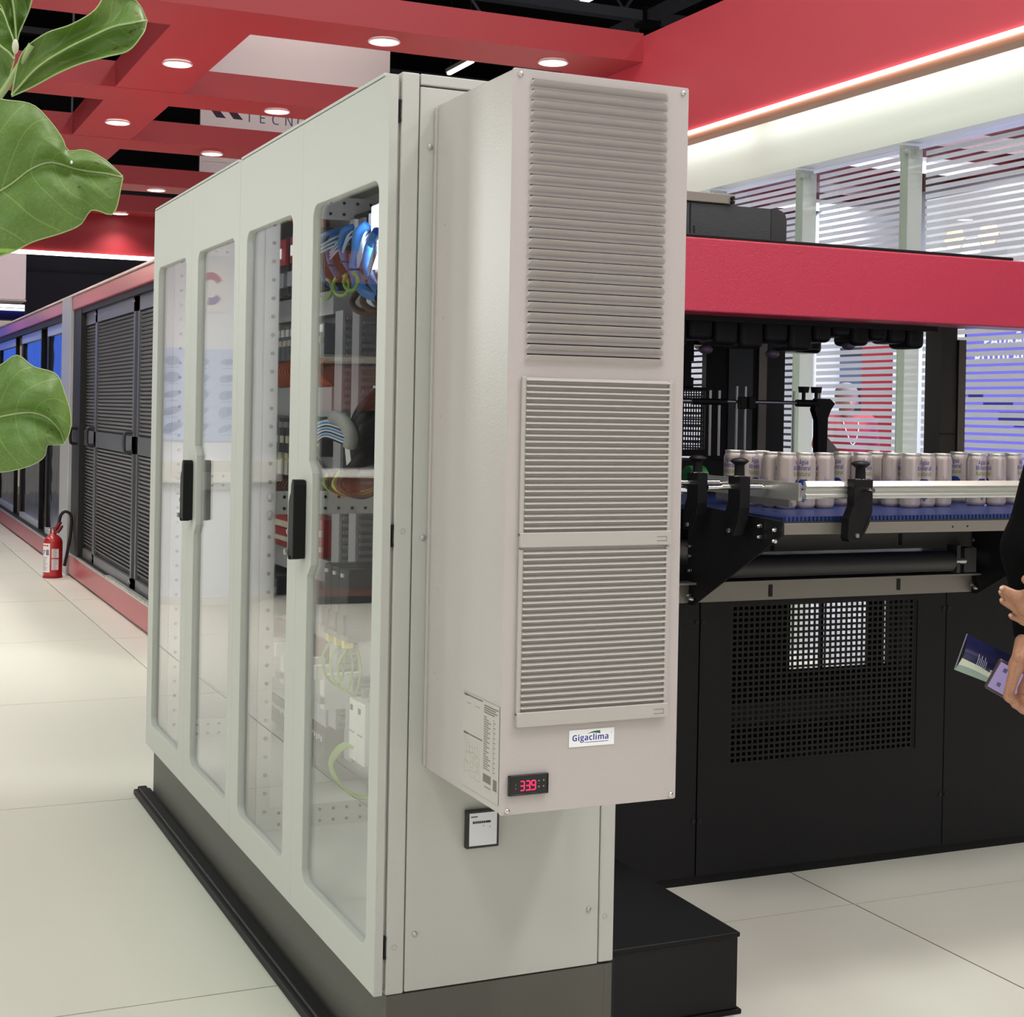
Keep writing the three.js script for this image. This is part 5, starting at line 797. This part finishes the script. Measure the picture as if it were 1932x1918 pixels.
// visitor at the right edge, arms crossed low: one hand on the forearm, the other holding a phone and a brochure
{
  const D = 3.0, org = at(2235, 790, D + 0.05); org.y = 0;
  const t = thing('person', 'person in a black long-sleeved top at the right edge holding a phone and a brochure', 'person', [org.x, 0, org.z]);
  const inv = new THREE.Matrix4().makeTranslation(-org.x, 0, -org.z), A = (u, v, d = D) => at(u, v, d).applyMatrix4(inv);
  const right = V3(0.913, 0, 0.408), fw = V3(-0.408, 0, 0.913);   // photo's right; towards the camera
  const sh = A(2040, 712), el = A(1943, 1035), wr = A(1950, 1222), shB = A(2425, 712, D + 0.1), elB = A(2290, 1060, D - 0.12), wrB = A(1990, 1135, D - 0.13);
  const hipL = V3(0, 0, 0).addScaledVector(right, -0.1).setY(0.95), hipR = V3(0, 0, 0).addScaledVector(right, 0.1).setY(0.95), neck = V3(0.02, 1.6, 0), chest = V3(0.01, 1.4, 0), belly = V3(0, 1.1, 0);
  const mv = (p, a, b = 0) => p.clone().addScaledVector(right, a).addScaledVector(fw, b);
  // skin: head, neck and the two arms as one surface, then the finer head and hands joined into the same mesh
  const headC = V3(0.02, 1.78, 0);
  const dirF = mv(V3(0, 0, 0), -0.55, 0.83).normalize(), sideF = V3(dirF.z, 0, -dirF.x);
  const headP = (x, y, z) => headC.clone().addScaledVector(sideF, x).addScaledVector(dirF, z).add(V3(0, y, 0));
  const headBones = [[headP(0, 0.05, -0.02), headP(0, 0.03, 0.02), 0.098, 0.092], [headP(0, -0.03, 0.03), headP(0, -0.085, 0.055), 0.075, 0.045], [headP(0, 0.012, 0.105), headP(0, -0.028, 0.122), 0.011, 0.017, 0.015], [headP(-0.03, -0.062, 0.09), headP(0.03, -0.062, 0.09), 0.011, 0.011, 0.012], [headP(-0.1, 0.015, -0.005), headP(-0.1, -0.03, 0.005), 0.017, 0.012, 0.012], [headP(0.1, 0.015, -0.005), headP(0.1, -0.03, 0.005), 0.017, 0.012, 0.012], [headP(-0.045, 0.03, 0.085), headP(-0.018, 0.03, 0.095), 0.012, 0.012, 0.02], [headP(0.045, 0.03, 0.085), headP(0.018, 0.03, 0.095), 0.012, 0.012, 0.02], [headP(0, -0.1, 0), neck.clone().add(V3(0, -0.08, 0)), 0.058, 0.066]];
  const head = surface(sdf(headBones, 0.04), V3(headC.x - 0.16, 1.5, headC.z - 0.16), V3(headC.x + 0.16, 1.95, headC.z + 0.16), 0.0045);
  const armG = surface(sdf([[el, wr, 0.036, 0.0275], [elB, wrB, 0.038, 0.029]], 0.01), V3(Math.min(el.x, wrB.x, elB.x) - 0.1, 0.9, Math.min(el.z, elB.z, wr.z) - 0.15), V3(Math.max(el.x, elB.x) + 0.1, 1.35, Math.max(el.z, elB.z, wrB.z) + 0.15), 0.006);
  // lower hand: palm below the wrist, fingers closed on phone and brochure
  const h = (u, v, d = 0) => A(u, v, D + d);
  const handA = [[wr, h(1948, 1262, -0.01), 0.027, 0.031], [h(1948, 1262, -0.01), h(1935, 1300, -0.02), 0.033, 0.028],
    [h(1932, 1212, -0.02), h(1918, 1255, -0.05), 0.018, 0.0125], [h(1918, 1255, -0.05), h(1902, 1312, -0.055), 0.0125, 0.0098],           // thumb down the edge of the phone
    [h(1950, 1290, 0.0), h(1922, 1322, -0.035), 0.0125, 0.0105, 0.006], [h(1922, 1322, -0.035), h(1904, 1316, -0.062), 0.0105, 0.009, 0.006],
    [h(1956, 1300, 0.005), h(1934, 1334, -0.03), 0.0125, 0.0105, 0.006], [h(1934, 1334, -0.03), h(1916, 1328, -0.06), 0.0105, 0.009, 0.006],
    [h(1964, 1305, 0.01), h(1948, 1344, -0.02), 0.0125, 0.0105, 0.006], [h(1948, 1344, -0.02), h(1930, 1338, -0.052), 0.0105, 0.009, 0.006],
    [h(1972, 1302, 0.015), h(1960, 1342, -0.005), 0.011, 0.0095, 0.006], [h(1960, 1342, -0.005), h(1944, 1342, -0.035), 0.0095, 0.008, 0.006]];
  const ga = surface(sdf(handA, 0.014), A(1860, 1370, D).addScaledVector(V3(1, 0, 1), -0.12), A(2010, 1190, D).addScaledVector(V3(1, 0, 1), 0.12), 0.0034);
  // upper hand lying over the other forearm, four fingertips showing
  const handB = [[wrB, h(1966, 1134, -0.125), 0.03, 0.03], [h(1966, 1134, -0.125), h(1944, 1140, -0.11), 0.034, 0.028],
    [h(1944, 1122, -0.115), h(1921, 1126, -0.1), 0.0115, 0.011, 0.006], [h(1921, 1126, -0.1), h(1893, 1111, -0.075), 0.011, 0.0078, 0.006],
    [h(1944, 1134, -0.108), h(1920, 1134, -0.092), 0.0115, 0.0105, 0.006], [h(1920, 1134, -0.092), h(1891, 1117, -0.062), 0.0105, 0.0076, 0.006],
    [h(1946, 1148, -0.1), h(1923, 1150, -0.086), 0.0115, 0.0102, 0.006], [h(1923, 1150, -0.086), h(1893, 1133, -0.062), 0.0102, 0.0074, 0.006],
    [h(1950, 1162, -0.095), h(1933, 1170, -0.082), 0.0105, 0.0094, 0.006], [h(1933, 1170, -0.082), h(1910, 1162, -0.062), 0.0094, 0.007, 0.006],
    [h(1972, 1120, -0.14), h(1955, 1100, -0.15), 0.014, 0.0115], [h(1955, 1100, -0.15), h(1936, 1093, -0.135), 0.0115, 0.009]];
  const gb = surface(sdf(handB, 0.014), A(1865, 1200, D - 0.1).addScaledVector(V3(1, 0, 1), -0.12), A(2010, 1080, D - 0.1).addScaledVector(V3(1, 0, 1), 0.12), 0.0034);
  obj('body', [head, armG, ga, gb], skin, t);
  const nails = [[1890, 1109, -0.088], [1888, 1115.5, -0.074], [1890, 1131, -0.074], [1907, 1160, -0.074]].map(([u, v, d]) => { const p = h(u, v, d); return new THREE.SphereGeometry(0.0048, 10, 8).scale(1.2, 0.7, 0.5).translate(p.x, p.y, p.z); });
  obj('fingernails', nails, std(0xdcb6a2, 0.3), t);
  // clothes
  const cuff = el.clone().lerp(wr, 0.83), cuffB = elB.clone().lerp(wrB, 0.72);
  const shirt = [[V3(0, 0.92, 0).addScaledVector(right, -0.06), V3(0, 1.2, 0).addScaledVector(right, -0.07), 0.13, 0.135], [V3(0, 0.92, 0).addScaledVector(right, 0.06), V3(0, 1.2, 0).addScaledVector(right, 0.07), 0.13, 0.135], [V3(0, 1.2, 0).addScaledVector(right, -0.08), V3(0, 1.42, 0).addScaledVector(right, -0.09), 0.13, 0.11], [V3(0, 1.2, 0).addScaledVector(right, 0.08), V3(0, 1.42, 0).addScaledVector(right, 0.09), 0.13, 0.11], [V3(0, 1.5, 0), neck.clone().add(V3(0, -0.03, 0)), 0.1, 0.075], [V3(0, 1.47, 0), sh, 0.085, 0.07], [V3(0, 1.47, 0), shB, 0.085, 0.07],
    [sh, el, 0.066, 0.05, 0.03], [el, cuff, 0.05, 0.0375, 0.03], [shB, elB, 0.066, 0.052, 0.03], [elB, cuffB, 0.052, 0.042, 0.03]];
  obj('shirt', surface(sdf(shirt, 0.06), V3(-0.55, 0.75, -0.55), V3(0.55, 1.68, 0.55), 0.0085), shirtM, t);
  const legs = [[hipL, mv(V3(0, 0.52, 0), -0.11, 0.01), 0.11, 0.075], [mv(V3(0, 0.52, 0), -0.11, 0.01), mv(V3(0, 0.09, 0), -0.12, 0), 0.075, 0.06], [hipR, mv(V3(0, 0.52, 0), 0.11, 0.01), 0.11, 0.075], [mv(V3(0, 0.52, 0), 0.11, 0.01), mv(V3(0, 0.09, 0), 0.12, 0), 0.075, 0.06], [hipL, hipR, 0.13, 0.13]];
  obj('trousers', surface(sdf(legs, 0.04), V3(-0.32, 0.02, -0.32), V3(0.32, 1.08, 0.32), 0.012), trouserM, t);
  for (const s of [-1, 1]) { const a = mv(V3(0, 0.045, 0), s * 0.12, -0.05), b = a.clone().addScaledVector(dirF, 0.17); obj('shoe', surface(p => Math.max(sdf([[a, b, 0.045, 0.038]], 0.02)(p), 0.004 - p.y), V3(Math.min(a.x, b.x) - 0.07, 0, Math.min(a.z, b.z) - 0.07), V3(Math.max(a.x, b.x) + 0.07, 0.1, Math.max(a.z, b.z) + 0.07), 0.006), shoeM, t); }
  obj('hair', surface(p => Math.max(sdf([[headP(0, 0.065, -0.03), headP(0, 0.05, 0), 0.105, 0.1], [headP(0, 0, -0.05), headP(0, -0.05, -0.05), 0.08, 0.06]], 0.03)(p), -(headC.y + 0.045 - (p.clone().sub(headC).dot(dirF)) * -0.9 - p.y) - 0.0 > 0 ? -1 : (p.clone().sub(headC).dot(dirF) * 0.9 + headC.y + 0.0 - p.y)), V3(headC.x - 0.16, 1.65, headC.z - 0.16), V3(headC.x + 0.16, 1.97, headC.z + 0.16), 0.006), hairM, t);
  // phone and brochure in the lower hand
  const quad = (c, ex, ey, w, hh, th, r = 0.004) => { const g = rbox(-w / 2, w / 2, -hh / 2, hh / 2, -th / 2, th / 2, r, 3), ez = V3().crossVectors(ex, ey).normalize(), m = new THREE.Matrix4().makeBasis(ex, ey, ez); m.setPosition(c); g.applyMatrix4(m); return g; };
  const frame = (a, b) => { const ex = b.clone().sub(a).normalize(), toCam = fw.clone(), ey = V3().crossVectors(toCam, ex).normalize(); return [ex, ey]; };
  {
    const pc = at(1906, 1288, D - 0.03), [ex, ey] = frame(at(1868, 1262, D - 0.03), at(1944, 1305, D - 0.035));
    const ph = thing('mobile_phone', 'mobile phone with pale lilac screen in the right visitor\'s hand', 'phone', [pc.x, pc.y, pc.z]);
    const z = V3(0, 0, 0), ez = V3().crossVectors(ex, ey);
    obj('case', quad(z, ex, ey, 0.082, 0.066, 0.011, 0.005), std(0x3a2c2c, 0.4), ph);
    obj('screen', quad(ez.clone().multiplyScalar(0.0052), ex, ey, 0.074, 0.055, 0.0016, 0.0006), glow(0xb9a6d8, 0.42), ph);
    obj('icon', [quad(ez.clone().multiplyScalar(0.0062).addScaledVector(ex, -0.022).addScaledVector(ey, 0.016), ex, ey, 0.008, 0.0085, 0.0008, 0.0003), quad(ez.clone().multiplyScalar(0.0062).addScaledVector(ex, -0.02).addScaledVector(ey, -0.014), ex, ey, 0.008, 0.008, 0.0008, 0.0003)], std(0x6c5c86, 0.5), ph);
    const bt = canvasTexture(512, 400, (x, w, hh) => { x.fillStyle = '#23264f'; x.fillRect(0, 0, w, hh); x.fillStyle = '#cfd6c8'; x.beginPath(); x.moveTo(0, 250); x.lineTo(200, 262); x.lineTo(512, 330); x.lineTo(512, 400); x.lineTo(0, 400); x.fill(); x.fillStyle = '#8fa39c'; x.beginPath(); x.moveTo(0, 330); x.quadraticCurveTo(180, 300, 512, 380); x.lineTo(512, 400); x.lineTo(0, 400); x.fill(); x.save(); x.translate(150, 290); x.rotate(-Math.PI / 2); x.fillStyle = '#b8bbd2'; for (let i = 0; i < 6; i++) x.fillRect(0, i * 18, 150 - (i * 37) % 70, 6); x.fillStyle = '#e8e8f0'; x.font = 'bold 44px sans-serif'; x.fillText('No', -20, 175); x.restore(); });
    const c0 = at(1806, 1257, D - 0.005), pts = [[1830, 1198], [1806, 1266], [1905, 1305], [1916, 1240]];
    const br = thing('brochure', 'curled blue and silver brochure held behind the phone', 'brochure', [c0.x, c0.y, c0.z]);
    const P = pts.map(([u, v]) => at(u, v, D + 0.015).sub(c0)), N = 16, pos = [], uv = [], idx = [], back = fw.clone();
    for (let L = 0; L < 2; L++) for (let i = 0; i <= N; i++) for (let j = 0; j <= N; j++) { const s = i / N, q = j / N, a = P[0].clone().lerp(P[1], q), b = P[3].clone().lerp(P[2], q), p = a.lerp(b, s); p.addScaledVector(back, 0.022 * Math.sin(q * Math.PI) - 0.03 + L * 0.0016 * -1 + 0.012 * (1 - s)); pos.push(p.x, p.y, p.z); uv.push(s, 1 - q); }
    const K = (N + 1) * (N + 1); for (let L = 0; L < 2; L++) for (let i = 0; i < N; i++) for (let j = 0; j < N; j++) { const a = L * K + i * (N + 1) + j, b = a + N + 1; if (L) idx.push(a, b, a + 1, b, b + 1, a + 1); else idx.push(a, a + 1, b, b, a + 1, b + 1); }
    const g = new THREE.BufferGeometry(); g.setAttribute('position', new THREE.Float32BufferAttribute(pos, 3)); g.setAttribute('uv', new THREE.Float32BufferAttribute(uv, 2)); g.setIndex(idx); g.computeVertexNormals(); obj('cover', g, std(0xffffff, 0.28, 0, { map: bt, side: THREE.DoubleSide }), br);
    const e = [P[0], P[1]].map(p => p.clone().addScaledVector(back, -0.018)); obj('fold_edge', cyl(e[0].toArray(), e[1].toArray(), 0.0014, 0.0014, 6), std(0x8f8aa0, 0.4), br);
  }
}
// man in a red polo shirt behind the striped glass
{
  const p0 = at(1597, 790, 14.6), t = thing('person', 'man in a red polo shirt seen through the striped glass wall', 'person', [p0.x, 0, p0.z]);
  const r = V3(0.95, 0, 0.3), f = V3(-0.3, 0, 0.95), P = (a, y, b = 0) => V3(0, y, 0).addScaledVector(r, a).addScaledVector(f, b);
  const bodyB = [[P(0, 1.66), P(0, 1.6, 0.02), 0.105, 0.085], [P(0, 1.6, 0.11), P(0, 1.57, 0.115), 0.012, 0.016, 0.02], [P(-0.105, 1.63), P(-0.105, 1.6), 0.016, 0.012, 0.02], [P(0.105, 1.63), P(0.105, 1.6), 0.016, 0.012, 0.02], [P(0, 1.5), P(0, 1.4), 0.06, 0.07], [P(-0.26, 1.2), P(-0.28, 1.12, 0.05), 0.045, 0.04], [P(-0.28, 1.12, 0.05), P(-0.16, 1.02, 0.24), 0.04, 0.03], [P(0.26, 1.2), P(0.28, 1.12, 0.05), 0.045, 0.04], [P(0.28, 1.12, 0.05), P(0.2, 0.95, 0.2), 0.04, 0.03]];
  for (const s of [-1, 1]) { const w = s < 0 ? P(-0.16, 1.02, 0.24) : P(0.2, 0.95, 0.2); for (let k = 0; k < 4; k++) bodyB.push([w, w.clone().add(P((k - 1.5) * 0.022, -0.05, 0.06)), 0.026, 0.01, 0.008]); bodyB.push([w, w.clone().add(P(-s * 0.05, -0.01, 0.03)), 0.022, 0.011, 0.008]); }
  obj('body', surface(sdf(bodyB, 0.03), V3(-0.45, 0.85, -0.4), V3(0.45, 1.8, 0.4), 0.012), skin, t);
  obj('polo_shirt', surface(sdf([[P(0, 0.95), P(0, 1.2), 0.17, 0.18], [P(-0.08, 1.3), P(0.08, 1.3), 0.16, 0.16], [P(-0.2, 1.4), P(0.2, 1.4), 0.085, 0.085], [P(-0.22, 1.4), P(-0.27, 1.2), 0.08, 0.07], [P(0.22, 1.4), P(0.27, 1.2), 0.08, 0.07]], 0.05), V3(-0.45, 0.75, -0.4), V3(0.45, 1.55, 0.4), 0.014), std(0xa81f30, 0.7), t);
  obj('trousers', surface(sdf([[P(-0.09, 0.9), P(-0.1, 0.08), 0.12, 0.07], [P(0.09, 0.9), P(0.1, 0.08), 0.12, 0.07]], 0.05), V3(-0.35, 0.02, -0.3), V3(0.35, 1.05, 0.3), 0.016), trouserM, t);
  obj('hair', surface(q => Math.max(sdf([[P(0, 1.69, -0.02), P(0, 1.67, 0), 0.112, 0.11]], 0.02)(q), 1.665 - q.y + q.clone().dot(f) * 0.4), V3(-0.16, 1.6, -0.16), V3(0.16, 1.85, 0.16), 0.01), std(0x77706a, 0.7), t);
  for (const s of [-1, 1]) obj('shoe', rbox(s * 0.1 - 0.045, s * 0.1 + 0.045, 0.001, 0.09, -0.1, 0.17, 0.03), shoeM, t);
  obj('lanyard', tube([P(-0.08, 1.45, 0.11), P(-0.05, 1.3, 0.185), P(0, 1.2, 0.195), P(0.05, 1.3, 0.185), P(0.08, 1.45, 0.11)].map(q => [q.x, q.y, q.z]), 0.006, 20, 6), M.white, t);
}
renderer.render(scene, camera);
